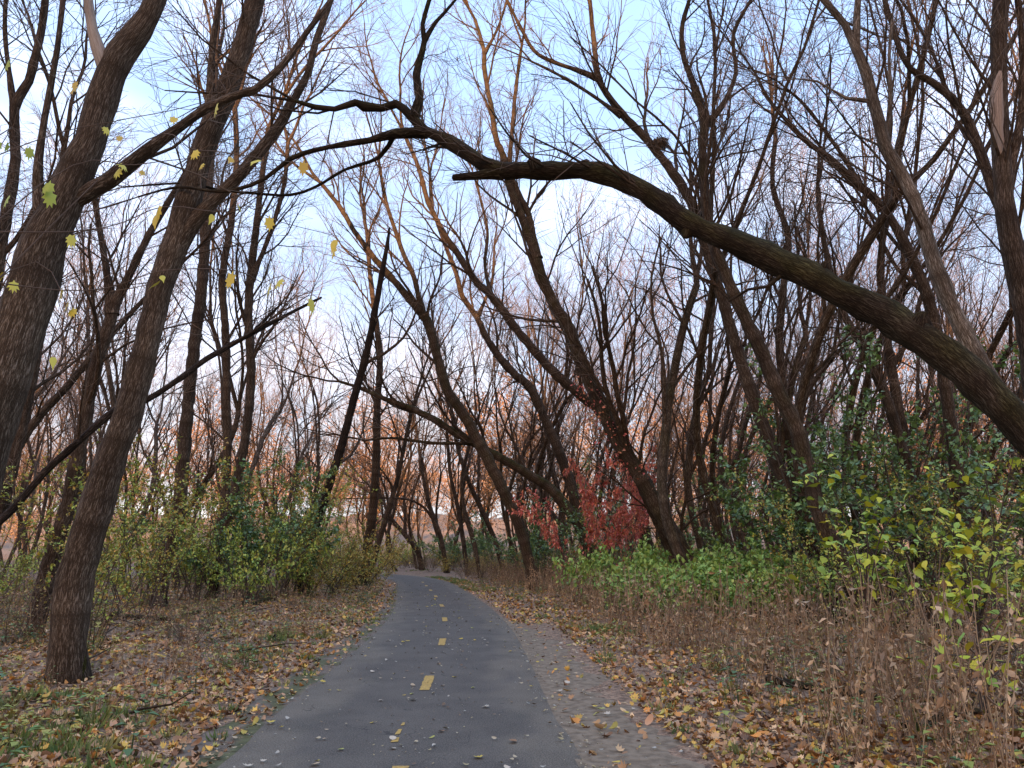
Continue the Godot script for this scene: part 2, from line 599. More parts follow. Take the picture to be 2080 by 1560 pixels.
func put_shrub(made: Dictionary, called: String, label: String, where: Vector3, turn: float, size: Vector3, group := "") -> Node3D:
	var t := thing(called, label, "shrub", where, group)
	t.rotation.y = turn
	t.scale = size
	place("stems", made.stems, t, true)
	place("foliage", made.foliage, t, true)
	return t

const MAPLE := [[0, 0.5], [0.1, 0.28], [0.3, 0.34], [0.24, 0.14], [0.48, 0.1], [0.34, -0.08], [0.36, -0.3], [0.1, -0.26], [0, -0.5]]
func maple_outline() -> PackedVector2Array:
	var q := PackedVector2Array()
	for a in MAPLE:
		q.append(Vector2(a[0], a[1]))
	for i in range(MAPLE.size() - 2, 0, -1):
		q.append(Vector2(-MAPLE[i][0], MAPLE[i][1]))
	return q

func ovate_outline(w: float) -> PackedVector2Array:
	var q := PackedVector2Array()
	for a in [[0.0, 0.62], [0.28, 0.34], [0.75, 0.08], [1.0, -0.16], [0.85, -0.36], [0.4, -0.48], [0.0, -0.44]]:
		q.append(Vector2(a[0] * w, a[1]))
	for a in [[0.4, -0.48], [0.85, -0.36], [1.0, -0.16], [0.75, 0.08], [0.28, 0.34]]:
		q.append(Vector2(-a[0] * w, a[1]))
	return q

func oval_outline(w: float) -> PackedVector2Array:
	var q := PackedVector2Array()
	for k in 9:
		var a := TAU * k / 9.0
		q.append(Vector2(sin(a) * w * (1.0 - 0.25 * cos(a)), cos(a) * 0.5))
	return q

func scatter(called: String, mesh: Mesh, xf: Array, cols: PackedColorArray, label: String, category: String) -> void:
	var mm := MultiMesh.new()
	mm.transform_format = MultiMesh.TRANSFORM_3D
	mm.use_colors = true
	mm.mesh = mesh
	mm.instance_count = xf.size()
	for i in xf.size():
		mm.set_instance_transform(i, xf[i])
		mm.set_instance_color(i, cols[i])
	var o := MultiMeshInstance3D.new()
	o.name = called
	o.multimesh = mm
	add_child(o, true)
	tag(o, label, category)
	o.set_meta("kind", "stuff")

# ================================================================ the scene
func _ready() -> void:
	rng.seed = 20231
	noise.seed = 7
	noise.noise_type = FastNoiseLite.TYPE_SIMPLEX_SMOOTH
	noise.frequency = 0.1
	noise.fractal_octaves = 3
	light()
	make_materials()
	make_line()
	build_ground()
	print("ground ", Time.get_ticks_msec())
	build_main_trees()
	print("main trees ", Time.get_ticks_msec())
	build_wood()
	print("wood ", Time.get_ticks_msec())
	build_shrubs()
	print("shrubs ", Time.get_ticks_msec())
	build_weeds()
	build_litter()
	build_small()
	print("done ", Time.get_ticks_msec())

func light() -> void:
	var cam := Camera3D.new()
	cam.name = "camera"
	cam.fov = rad_to_deg(2.0 * atan(780.0 / F))
	cam.far = 900.0
	cam.near = 0.05
	add_child(cam)
	cam.position = EYE
	cam.rotation_degrees = Vector3(PITCH, 0, 0)
	cam.current = true
	var env := Environment.new()
	env.background_mode = Environment.BG_SKY
	env.tonemap_mode = Environment.TONE_MAPPER_LINEAR
	env.tonemap_exposure = 2.55
	env.sdfgi_enabled = true
	env.ssao_enabled = true
	env.ssil_enabled = true
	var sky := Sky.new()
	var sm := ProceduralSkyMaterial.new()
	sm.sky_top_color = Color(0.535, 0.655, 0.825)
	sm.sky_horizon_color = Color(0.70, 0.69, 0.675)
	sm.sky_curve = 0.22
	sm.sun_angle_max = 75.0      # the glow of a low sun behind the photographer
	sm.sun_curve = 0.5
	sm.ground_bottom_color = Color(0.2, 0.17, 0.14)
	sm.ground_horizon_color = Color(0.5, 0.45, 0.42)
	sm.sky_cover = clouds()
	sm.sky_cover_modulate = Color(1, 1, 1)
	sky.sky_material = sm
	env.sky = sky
	var we := WorldEnvironment.new()
	we.name = "environment"
	we.environment = env
	add_child(we)
	var sun := DirectionalLight3D.new()
	sun.name = "sun"
	sun.light_energy = 1.6
	sun.light_color = Color(1.0, 0.78, 0.58)
	sun.light_angular_distance = 0.5
	sun.shadow_enabled = true
	add_child(sun)
	sun.rotation_degrees = Vector3(-11.0, -14.0, 0)     # low, from behind the photographer

func clouds() -> ImageTexture:   # soft evening cloud, thin veils over pale blue
	var f := FastNoiseLite.new()
	f.seed = 4
	f.frequency = 1.0
	f.fractal_octaves = 5
	f.noise_type = FastNoiseLite.TYPE_SIMPLEX_SMOOTH
	var w := 1024
	var im := Image.create(w, w / 2, false, Image.FORMAT_RGBA8)
	for y in w / 2:
		var e := PI * (0.5 - (y + 0.5) / (w / 2))
		for x in w:
			var a := TAU * x / w
			var d := Vector3(cos(e) * cos(a), sin(e) * 2.4, cos(e) * sin(a))
			var s := smoothstep(-0.12, 0.42, f.get_noise_3d(d.x * 2.0, d.y * 2.0, d.z * 2.0)) if e > -0.1 else 0.0
			im.set_pixel(x, y, Color(0.42, 0.38, 0.34, s))
	return ImageTexture.create_from_image(im)

# ---------------------------------------------------------------- ground
func spaced(lo: float, hi: float, near: float, growth: float) -> PackedFloat32Array:
	var pos := [0.0]
	var s := near
	while pos[-1] < hi:
		pos.append(pos[-1] + s)
		if pos[-1] > 14.0:
			s *= growth
	var neg := []
	s = near
	var p := 0.0
	while p > lo:
		p -= s
		neg.push_front(p)
		if p < -26.0:
			s *= growth
	return PackedFloat32Array(neg + pos)

func build_ground() -> void:
	var xs := spaced(-420, 420, 0.4, 1.12)
	var zs := spaced(-420, 300, 0.4, 1.1)
	var b := MB.new()
	for z in zs:
		for x in xs:
			b.v.append(Vector3(x, height(x, z), z))
			var e := 0.2
			b.n.append(Vector3(height(x - e, z) - height(x + e, z), 2 * e, height(x, z - e) - height(x, z + e)).normalized())
			b.uv.append(Vector2(x, z))
			b.c.append(Color.WHITE)
	var w := xs.size()
	for j in range(zs.size() - 1):
		for i in range(w - 1):
			var k := j * w + i
			b.ix.append_array([k, k + 1, k + w + 1, k, k + w + 1, k + w])
	ground_piece("ground", b, M.floor)
	# asphalt trail: a crowned sheet, dusty along both edges where soil is trodden onto it
	var t := MB.new()
	var cols := 18
	for i in line.size():
		var d := (line[mini(i + 1, line.size() - 1)] - line[maxi(i - 1, 0)]).normalized()
		var s := Vector2(-d.y, d.x)
		for k in cols + 1:
			var u := clampf((k - 1) / float(cols - 2) * 2.0 - 1.0, -1.0, 1.0) * 0.988
			if k == 0 or k == cols:
				u = signf(u)
			var edge := 0.06 * noise.get_noise_2d(line[i].x * 20.0 + u * 9.0, line[i].y * 22.0) + 0.03 * noise.get_noise_2d(u * 30.0, line[i].y * 90.0) if absf(u) > 0.99 else 0.0
			var q := line[i] + s * u * (HALF + edge)
			t.v.append(Vector3(q.x, 0.028 - 0.012 * u * u - (0.03 if absf(u) > 0.99 else 0.0), q.y))
			t.n.append(Vector3.UP)
			t.uv.append(q)
			var nz := noise.get_noise_2d(q.x * 16.0, q.y * 5.0)
			var dusty := smoothstep(0.0, 0.12, absf(u) - 0.62 + nz * 0.35)
			t.c.append(Color(0.162, 0.14, 0.108).lerp(Color(0.22, 0.185, 0.135), dusty))
		if i > 0:
			for k in cols:
				var a := (i - 1) * (cols + 1) + k
				t.ix.append_array([a, a + cols + 2, a + 1, a, a + cols + 1, a + cols + 2])
	var trail := ground_piece("path", t, M.asphalt)
	# the yellow dashes of the centre line
	for z in [-5.35, -9.39, -13.5, -17.9, -22.45, -27.0, -31.2, -35.3, -39.3]:
		var m := MB.new()
		var c := Vector2(cx(z), z)
		var d := (Vector2(cx(z - 0.5), z - 0.5) - Vector2(cx(z + 0.5), z + 0.5)).normalized()
		var s := Vector2(-d.y, d.x)
		var n := 14
		for i in n + 1:
			for k in 2:
				var q := c + Vector2(0.0, 0.0) + d * (i / float(n) - 0.5) * 1.0 + s * (k - 0.5) * (0.115 + rng.randf_range(-0.018, 0.01))
				m.v.append(Vector3(q.x, 0.0335, q.y))
				m.n.append(Vector3.UP)
				m.uv.append(q)
				m.c.append(Color.WHITE)
			if i > 0:
				m.ix.append_array([i * 2 - 2, i * 2 + 1, i * 2 - 1, i * 2 - 2, i * 2, i * 2 + 1])
		part("dash", m, M.paint, trail)
	# what is left of a worn dash
	var wm := MB.new()
	for q in [[-0.93, -6.62, 0.05, 0.16], [-0.945, -6.9, 0.035, 0.2], [-0.95, -7.2, 0.025, 0.12]]:
		var k := wm.v.size()
		for a in [[-1, 1], [1, 0.8], [0.6, -1], [-0.8, -0.9]]:
			wm.v.append(Vector3(q[0] + a[0] * q[2] * 0.6, 0.0335, q[1] + a[1] * q[3] * 0.5))
			wm.n.append(Vector3.UP)
			wm.uv.append(Vector2(q[0], q[1]))
			wm.c.append(Color.WHITE)
		wm.ix.append_array([k, k + 2, k + 1, k, k + 3, k + 2])
	part("worn_dash", wm, M.paint, trail)
	# bare soil beside the asphalt
	soil_strip("dirt_shoulder", 1, [[4.0, 0.75], [-5.0, 0.75], [-7.5, 0.85], [-10.0, 0.85], [-13.0, 0.62], [-15.5, 0.45], [-17.5, 0.2], [-19, 0.05]], Color(0.265, 0.205, 0.14), false)
	soil_strip("mossy_verge", -1, [[4.0, 0.5], [-5.0, 0.5], [-8.0, 0.42], [-12.0, 0.45], [-16.0, 0.4], [-22.0, 0.3], [-30.0, 0.2], [-36, 0.05]], Color(0.2, 0.16, 0.12), true)

func soil_strip(called: String, side: int, widths: Array, col: Color, mossy: bool) -> void:
	var b := MB.new()
	var z: float = widths[0][1 - 1]
	var n := 8
	var rows := 0
	while z > widths[-1][0]:
		var w := 0.0
		for i in range(widths.size() - 1):
			if widths[i][0] >= z and widths[i + 1][0] <= z:
				w = lerpf(widths[i][1], widths[i + 1][1], (widths[i][0] - z) / (widths[i][0] - widths[i + 1][0]))
		w *= 1.0 + 0.7 * noise.get_noise_2d(z * 9.0, side * 40.0)
		for k in n + 1:
			var x := cx(z) + side * (HALF - 0.06 + (w + 0.06) * k / n)
			var y := 0.012 + 0.012 * noise.get_noise_2d(x * 30.0, z * 30.0)
			if k == n:
				y = height(x, z) - 0.02
			b.v.append(Vector3(x, maxf(y, height(x, z) + 0.006) if k < n else y, z))
			b.n.append(Vector3.UP)
			b.uv.append(Vector2(x, z))
			var moss := smoothstep(0.0, 0.2, noise.get_noise_2d(x * 25.0, z * 10.0) + 0.05) if mossy else 0.0
			b.c.append(col.lerp(Color(0.1, 0.115, 0.035), moss * 0.8))
		if rows > 0:
			for k in n:
				var a := (rows - 1) * (n + 1) + k
				if side > 0:
					b.ix.append_array([a, a + n + 2, a + 1, a, a + n + 1, a + n + 2])
				else:
					b.ix.append_array([a, a + 1, a + n + 2, a, a + n + 2, a + n + 1])
		rows += 1
		z -= 0.16
	ground_piece(called, b, M.soil)

# ---------------------------------------------------------------- the trees one can single out
func build_main_trees() -> void:
	var near := {"stout": 0.02, "thin": 0.0045, "levels": 4, "kids": [6, 5, 5, 1]}
	# the tree that arches over the trail
	traced_tree("arching_tree", "thick mossy tree arching low right across the path, with a broken stub", 8.5,
		[[2420, 1480, 118, 6.5], [2310, 1200, 96, 6.5], [2190, 1000, 84, 6.6], [2070, 868, 77, 6.8], [1960, 752, 76, 7.0], [1850, 672, 74, 7.2], [1760, 622, 70, 7.4], [1640, 560, 65, 7.6], [1520, 505, 60, 7.8], [1400, 450, 55, 8.0], [1310, 390, 50, 8.2], [1250, 360, 45, 8.3], [1180, 348, 41, 8.4], [1090, 347, 40, 8.5], [1010, 345, 38, 8.6], [960, 318, 34, 8.7], [910, 288, 31, 8.8], [862, 265, 28, 8.9], [835, 235, 24, 8.9], [805, 212, 20, 9.0], [775, 220, 18, 9.0], [740, 216, 18, 9.0], [722, 208, 17, 9.0], [680, 222, 13, 9.0], [640, 218, 12, 9.0], [600, 205, 9, 9.0]],
		[[[1020, 350, 20, 8.6], [965, 357, 14, 8.6], [920, 361, 12, 8.6]],
		[[868, 268, 18, 8.9], [800, 272, 16, 8.9], [750, 285, 14, 9.0], [700, 293, 13, 9.0], [640, 305, 12, 9.1], [589, 323, 11, 9.2], [538, 363, 10, 9.2], [480, 385, 9, 9.3], [430, 388, 8, 9.3], [360, 380, 6, 9.4], [280, 400, 4, 9.4]],
		[[840, 240, 17, 8.9], [852, 200, 15, 8.9], [846, 151, 14, 8.9], [862, 84, 13, 8.9], [858, 50, 11, 8.9], [872, 0, 10, 8.9], [890, -80, 8, 8.9], [880, -200, 6, 8.9]],
		[[862, 84, 8, 8.9], [885, 45, 7, 8.9], [925, 0, 6, 8.9], [960, -70, 4, 8.9]],
		[[800, 275, 8, 9.0], [770, 320, 7, 9.2], [700, 345, 7, 9.4], [640, 380, 7, 9.6], [590, 396, 7, 9.7], [520, 393, 6, 9.8], [440, 385, 6, 9.8], [380, 372, 5, 9.9], [250, 380, 4, 10]],
		[[1600, 548, 9, 7.66], [1560, 582, 5, 7.7], [1520, 588, 5, 7.75], [1480, 612, 4, 7.8]], [[1088, 350, 26, 8.5], [1083, 330, 24, 8.48], [1080, 322, 12, 8.48]], [[1185, 352, 22, 8.4], [1190, 333, 20, 8.38], [1194, 327, 9, 8.38]], [[1856, 690, 50, 7.2], [1866, 655, 40, 7.18], [1876, 636, 14, 7.17]], [[1406, 450, 30, 8.0], [1396, 474, 20, 7.99], [1392, 482, 8, 7.98]], [[1660, 572, 20, 7.55], [1672, 546, 12, 7.5], [1676, 534, 10, 7.5]]],
		{"moss": 0.6, "sprouts": 12, "from": 0.6, "limb_sprouts": 0.09, "habit": near.merged({"up": 0.1, "wander": 0.24}), "bark": Color(0.085, 0.066, 0.047), "rough": 0.42})
	# the big ones across the path from the dirt shoulder
	traced_tree("maple_tree", "massive grey-brown trunk with a dead broken fork, leaning over the leaf litter", 6.6,
		[[-190, 1512, 150], [-110, 1200, 125], [-34, 900, 116], [14, 740, 112], [48, 640, 108], [90, 500, 98], [122, 430, 86], [160, 340, 76], [182, 290, 70], [208, 202, 66], [226, 150, 70], [245, 110, 62], [285, 60, 52], [316, 0, 47], [350, -120, 42], [400, -300, 34]],
		[[[132, 418, 26], [170, 396, 27], [225, 365, 26], [303, 303, 25], [420, 219, 21], [470, 197, 19], [518, 182, 18], [572, 135, 16], [620, 70, 13], [672, 0, 12], [700, -50, 9]],
		[[100, 470, 26], [80, 420, 20], [76, 360, 17], [84, 280, 15], [100, 190, 14], [116, 100, 12], [128, 0, 11], [138, -90, 9]]],
		{"sprouts": 3, "from": 0.75, "limb_sprouts": 0.13, "habit": near, "rough": 0.2, "bark": Color(0.205, 0.165, 0.128)})
	var stub := traced([[214, 140, 36], [198, 95, 30], [188, 60, 24], [181, 20, 22], [176, -40, 18]], 6.55)
	var sb := MB.new()
	sb.tube(stub[0], stub[1], 10, Color(0.36, 0.31, 0.26), 0.16, noise)
	var st := part("dead_fork", sb, M.dead, get_node("maple_tree"))
	st.set_meta("label", "pale dead fork with stripped bark")
	var footed := traced_tree("maple_tree", "tall straight trunk with a wide mossy foot standing in the leaf litter", 9.6,
		[[136, 1388, 84], [140, 1310, 80], [150, 1200, 82], [172, 1110, 80], [194, 1040, 77], [225, 940, 68], [255, 856, 62], [293, 722, 57], [325, 587, 57], [348, 520, 60], [382, 404, 56], [414, 303, 53], [453, 202, 49], [490, 101, 45], [517, 0, 43], [560, -150, 38], [610, -320, 30]],
		[[[340, 545, 34], [375, 475, 34], [430, 412, 31], [490, 352, 28], [552, 276, 26], [590, 215, 22], [625, 150, 18], [640, 90, 16], [672, 0, 13], [700, -80, 10]],
		[[425, 250, 16], [428, 170, 16], [432, 90, 15], [446, 0, 13], [455, -80, 11]]],
		{"sprouts": 5, "from": 0.55, "limb_sprouts": 0.14, "habit": near, "moss": 0.0, "rough": 0.2, "bark": Color(0.205, 0.165, 0.128)})
	var foot := traced([[136, 1394, 112], [138, 1372, 92], [139, 1345, 82], [140, 1318, 74]], 9.6)
	var fm := MB.new()
	fm.tube(foot[0], foot[1], 18, Color(0.1, 0.105, 0.035), 0.5, noise, 0.6)
	part("moss", fm, M.bark, footed)
	traced_tree("dead_pole", "long dead pole leaning slantwise behind the straight mossy-footed trunk", 11.5,
		[[-330, 1325, 20, 10.6], [-40, 1090, 18, 10.8], [30, 1030, 17, 11], [90, 960, 17, 11.1], [160, 897, 16, 11.2], [235, 833, 16, 11.4], [296, 813, 15, 11.6], [370, 766, 14, 11.8], [420, 729, 13, 12], [505, 681, 11, 12.3], [572, 645, 9, 12.6], [653, 604, 5, 13]],
		[[[515, 675, 6, 12.3], [545, 642, 5, 12.4], [572, 617, 4, 12.5]]], {"sprouts": 9, "from": 0.3, "top": false, "limb_sprouts": 0.05, "habit": {"levels": 3, "thin": 0.004}, "bark": Color(0.075, 0.06, 0.05)})
	traced_tree("forked_tree", "slim trunk forking into a V above head height, just behind the mossy-footed trunk", 14.0,
		[[66, 1306, 46], [85, 1210, 40], [112, 1110, 36], [140, 1020, 34], [165, 890, 31], [192, 756, 28], [225, 650, 28], [236, 610, 24], [262, 560, 18], [290, 500, 16], [330, 430, 14], [390, 330, 11]],
		[[[228, 640, 20], [218, 560, 16], [208, 500, 14], [195, 420, 13], [185, 330, 12], [196, 240, 10], [210, 120, 8]]], {"sprouts": 7, "from": 0.4})
	traced_tree("bare_tree", "dark upright trunk between the mossy-footed trunk and the trail", 21.5,
		[[320, 1237, 38], [330, 1180, 33], [345, 1100, 31], [363, 1038, 31], [372, 930, 30], [382, 823, 28], [395, 700, 27], [408, 600, 26], [416, 500, 24], [420, 420, 23], [428, 300, 20], [433, 180, 18], [440, 60, 15], [448, -40, 12]], [], {"sprouts": 10, "from": 0.5})
	traced_tree("bare_tree", "narrow upright tree with a dead side spike, beside the dark green bushes", 25.0,
		[[428, 1218, 26], [452, 1110, 23], [480, 985, 22], [500, 880, 21], [510, 760, 20], [505, 650, 19], [509, 560, 18], [520, 470, 16], [530, 380, 14], [545, 260, 11]],
		[[[509, 570, 12], [535, 510, 11], [560, 440, 10], [578, 370, 10], [585, 290, 9]]], {"sprouts": 10, "from": 0.45})
	traced_tree("bare_tree", "thin upright tree standing close beside the one with the dead spike", 27.0,
		[[436, 1212, 21], [452, 1080, 20], [461, 950, 19], [461, 800, 18], [458, 680, 18], [452, 560, 17], [470, 450, 15], [480, 330, 13], [478, 220, 11]], [], {"sprouts": 10, "from": 0.45})
	traced_tree("bare_tree", "grey tree leaning gently, half hidden behind the massive trunk", 16.5,
		[[-60, 1270, 36], [-20, 1100, 30], [12, 1000, 28], [40, 880, 26], [70, 740, 24], [90, 620, 21], [105, 520, 18], [112, 430, 15], [130, 300, 12]], [], {"sprouts": 8})
	traced_tree("bare_tree", "pale thin tree leaning hard behind the long dead pole", 19.0,
		[[-160, 1250, 26], [-40, 1050, 22], [60, 872, 19], [130, 792, 17], [190, 722, 15], [262, 640, 12], [340, 560, 9]], [], {"sprouts": 8, "bark": Color(0.17, 0.14, 0.115)})
	traced_tree("bare_tree", "dark bent tree with two kinked stems at the edge of the leaf litter", 12.5,
		[[-150, 1328, 40], [-90, 1000, 34], [-30, 700, 30], [5, 480, 26], [30, 340, 24], [30, 220, 22], [58, 165, 20], [80, 80, 18], [92, 0, 15], [96, -100, 12]], [[[30, 230, 12], [20, 160, 11], [10, 60, 10], [14, -40, 8]]], {"sprouts": 6})
	traced_tree("leaning_tree", "black leaning trunk snapped off at the top, beside the yellow bushes", 27.0,
		[[603, 1212, 26], [622, 1140, 22], [645, 1060, 20], [690, 917, 19], [722, 800, 18], [745, 715, 17], [762, 630, 15], [775, 560, 13], [786, 500, 9], [791, 462, 4]], [], {"sprouts": 5, "from": 0.5, "top": false, "bark": Color(0.07, 0.055, 0.045)})
	traced_tree("bare_tree", "upright tree standing where the path slips behind the yellow bushes", 36.0,
		[[734, 1190, 23], [746, 1110, 21], [757, 1038, 20], [764, 930, 19], [766, 823, 17], [772, 729, 15], [764, 655, 13], [752, 560, 11], [745, 470, 9]], [], {"sprouts": 11, "from": 0.4})
	traced_tree("bare_tree", "thin tree leaning across the upright one where the path slips away", 39.0,
		[[744, 1183, 15], [768, 1106, 13], [787, 1041, 12], [806, 979, 11], [818, 920, 10], [835, 840, 8]], [], {"sprouts": 8})
	traced_tree("forked_tree", "small black Y-shaped tree on the grass verge at the far bend", 62.0,
		[[858, 1158, 14], [848, 1120, 12], [832, 1098, 11], [820, 1083, 11], [800, 1060, 8], [786, 1035, 7], [772, 1005, 6]], [[[822, 1086, 8], [823, 1050, 7], [821, 1015, 6], [828, 970, 5]]], {"sprouts": 6})
	traced_tree("leaning_tree", "slim leaning tree behind the far bend, next to the Y-shaped one", 56.0,
		[[908, 1162, 12], [895, 1090, 10], [882, 1055, 10], [868, 1010, 9], [858, 960, 8], [850, 900, 6]], [[[884, 1060, 7], [860, 1030, 6], [830, 1015, 5], [800, 1012, 4]]], {"sprouts": 8})
	traced_tree("leaning_tree", "slim leaning tree rising from the green thicket past the far bend", 51.0,
		[[950, 1167, 12], [937, 1070, 10], [928, 1020, 9], [915, 965, 8], [908, 880, 7]], [], {"sprouts": 8})
	traced_tree("leaning_tree", "leaning tree between the far bend and the thicker leaning trunks", 44.0,
		[[1028, 1177, 15], [1008, 1105, 12], [985, 1050, 11], [966, 1010, 11], [945, 960, 10], [925, 890, 8], [915, 820, 7]], [], {"sprouts": 9})
	traced_tree("leaning_tree", "sturdy leaning tree at the path edge, forking high over the bend", 31.5,
		[[1088, 1202, 32], [1072, 1130, 26], [1054, 1065, 26], [1027, 1005, 27], [986, 924, 27], [946, 850, 25], [910, 795, 24], [892, 739, 22], [872, 665, 22], [858, 638, 21], [831, 607, 18], [781, 547, 15], [757, 520, 14], [720, 470, 12], [690, 420, 11], [650, 370, 9]],
		[[[860, 645, 15], [850, 600, 13], [838, 555, 12], [821, 520, 11], [800, 460, 10], [782, 400, 9], [770, 330, 7]]], {"sprouts": 12, "moss": 0.35})
	traced_tree("leaning_tree", "mossy trunk lying almost flat out over the bend behind the red shrub", 34.0,
		[[1215, 1195, 32], [1185, 1085, 27], [1150, 1030, 25], [1114, 990, 23], [1060, 955, 21], [1006, 924, 19], [926, 880, 18], [878, 850, 16], [825, 826, 14], [771, 806, 11], [734, 789, 9], [690, 775, 6]], [[[960, 900, 9], [880, 900, 8], [800, 890, 6], [740, 895, 5]]], {"sprouts": 12, "from": 0.35, "moss": 0.8})
	traced_tree("leaning_tree", "long trunk leaning out behind the red shrub with a small upward fork", 36.0,
		[[1205, 1190, 28], [1180, 1060, 25], [1148, 951, 24], [1111, 860, 22], [1077, 789, 20], [1047, 762, 19], [1017, 729, 18], [986, 682, 16], [969, 645, 14], [939, 601, 12], [926, 554, 11], [905, 500, 9], [880, 430, 8]], [[[969, 647, 9], [985, 610, 8], [1000, 570, 7], [1004, 500, 5]]], {"sprouts": 12})
	traced_tree("leaning_tree", "slender trunk slanting the length of the wood just past the red leaves", 29.0,
		[[1335, 1205, 32], [1290, 1000, 27], [1255, 900, 26], [1229, 845, 25], [1175, 799, 24], [1121, 752, 22], [1060, 682, 20], [1000, 604, 18], [969, 574, 17], [932, 520, 15], [900, 470, 13], [870, 410, 12], [850, 340, 10], [820, 270, 8]], [[[1000, 606, 9], [985, 540, 8], [990, 470, 7], [975, 400, 6]]], {"sprouts": 12, "from": 0.35})
	traced_tree("leaning_tree", "heavy leaning trunk wrapped in red vine leaves, twin-stemmed at the foot", 24.0,
		[[1442, 1228, 44], [1420, 1175, 39], [1370, 1090, 38], [1330, 1020, 37], [1290, 950, 36], [1250, 885, 36], [1229, 840, 35], [1205, 789, 32], [1175, 719, 30], [1155, 665, 27], [1127, 621, 26], [1104, 570, 24], [1087, 520, 22], [1060, 440, 20], [1036, 380, 18], [1020, 310, 16], [1008, 285, 14], [1000, 230, 12], [985, 150, 11], [982, 100, 10], [965, 40, 8]],
		[[[1400, 1222, 28, 24.6], [1368, 1130, 26, 24.5], [1336, 1060, 24, 24.4], [1308, 1000, 22, 24.2], [1275, 930, 18, 24]],
		[[1092, 525, 15], [1074, 437, 14], [1052, 390, 13], [1036, 340, 12], [1040, 270, 10], [1048, 180, 9], [1060, 90, 7]],
		[[983, 110, 7], [1010, 60, 6], [1030, 0, 5]]], {"sprouts": 16, "from": 0.4, "moss": 0.45})
	# the wood on the dirt-shoulder side
	traced_tree("leaning_tree", "dark leaning trunk rising from the dead stalks behind the yellow-green sapling", 15.6,
		[[1764, 1286, 48], [1742, 1215, 41], [1717, 1158, 38], [1690, 1100, 38], [1666, 1050, 37], [1640, 950, 36], [1612, 857, 35], [1582, 799, 34], [1542, 705, 32], [1501, 621, 30], [1475, 560, 28], [1454, 510, 26], [1440, 460, 24], [1432, 400, 22], [1427, 300, 20], [1430, 252, 19], [1414, 188, 15], [1390, 120, 12], [1385, 60, 11], [1400, 0, 9]],
		[[[1430, 256, 13], [1464, 219, 11], [1494, 151, 10], [1490, 70, 9], [1525, 0, 8]]], {"sprouts": 14, "from": 0.5, "moss": 0.3})
	traced_tree("leaning_tree", "leaning tree crossing behind the arch, its top bent out over the path", 20.0,
		[[1702, 1246, 36], [1645, 1100, 32], [1592, 980, 31], [1545, 850, 30], [1500, 720, 28], [1465, 600, 26], [1430, 490, 24], [1395, 395, 23], [1330, 303, 20], [1262, 229, 17], [1232, 190, 15], [1215, 158, 14], [1208, 101, 12], [1198, 0, 10]],
		[[[1215, 160, 11], [1178, 145, 10], [1094, 111, 9], [1060, 60, 8], [1030, 0, 7]], [[1262, 236, 9], [1195, 188, 8], [1127, 148, 7], [1080, 125, 5]]], {"sprouts": 12, "from": 0.5})
	traced_tree("bare_tree", "upright sinuous tree seen under the arch, above the dark green bushes", 23.0,
		[[1642, 1230, 27], [1622, 1100, 22], [1610, 950, 20], [1592, 800, 19], [1583, 688, 18], [1592, 580, 17], [1600, 480, 15], [1570, 380, 12], [1575, 280, 10]], [], {"sprouts": 10})
	traced_tree("dead_tree", "barkless dead tree, pale weathered wood, leaning behind the arch", 9.0,
		[[2330, 1404, 66], [2200, 1100, 56], [2060, 850, 47], [1990, 740, 42], [1940, 640, 38], [1900, 540, 35], [1865, 430, 32], [1835, 360, 30], [1801, 303, 28], [1775, 210, 26], [1760, 151, 24], [1735, 90, 22], [1716, 50, 18], [1673, 0, 14], [1640, -60, 10]],
		[[[1738, 95, 14], [1741, 30, 13], [1745, -40, 11]], [[1800, 300, 9], [1808, 200, 8], [1806, 120, 7], [1812, 40, 6]], [[1765, 205, 7], [1720, 200, 5], [1660, 165, 4], [1620, 160, 3]]],
		{"sprouts": 6, "from": 0.6, "rough": 0.3, "bark": Color(0.36, 0.315, 0.265), "habit": near})
	var stout := traced_tree("bare_tree", "stout dark trunk with a pale torn scar, rising past the arch's foot", 7.6,
		[[2210, 1465, 96], [2150, 1100, 76], [2112, 800, 62], [2078, 600, 52], [2058, 518, 46], [2040, 400, 42], [2032, 300, 40], [2028, 200, 38], [2030, 100, 35], [2032, 0, 32], [2040, -150, 28]],
		[[[2040, 380, 18], [2070, 260, 17], [2078, 160, 16], [2076, 80, 15], [2068, 0, 14], [2060, -80, 12]]], {"sprouts": 6, "from": 0.6, "habit": near})
	var scar := traced([[2036, 340, 10, 7.56], [2030, 290, 22, 7.55], [2024, 235, 26, 7.545], [2024, 190, 24, 7.545], [2030, 150, 16, 7.55], [2036, 115, 6, 7.56]], 7.55)
	var sc := MB.new()
	sc.tube(scar[0], scar[1], 10, Color(0.36, 0.28, 0.22), 0.4, noise)
	place("torn_scar", sc.mesh(M.dead), stout)
	traced_tree("bare_tree", "tree with an S-bent top between the dead tree and the scarred trunk", 12.0,
		[[2240, 1335, 44], [2190, 1100, 36], [2140, 850, 30], [2080, 560, 26], [2030, 420, 24], [1995, 320, 22], [1969, 252, 21], [1935, 202, 18], [1890, 165, 16], [1851, 141, 13], [1825, 95, 11], [1811, 50, 10], [1795, 0, 8]], [[[1925, 195, 8], [1900, 120, 7], [1870, 60, 6], [1830, 0, 5]]], {"sprouts": 8, "from": 0.5})
	traced_tree("leaning_tree", "tree with its long top bowed over, behind the pale dead tree", 17.0,
		[[1990, 1273, 36], [1955, 1050, 31], [1922, 800, 28], [1890, 620, 26], [1834, 488, 22], [1790, 420, 20], [1750, 380, 18], [1683, 320, 15], [1636, 286, 12], [1595, 242, 10], [1560, 200, 8], [1535, 150, 6]], [[[1750, 380, 10], [1700, 300, 9], [1640, 220, 8], [1610, 190, 6]]], {"sprouts": 12, "from": 0.5})
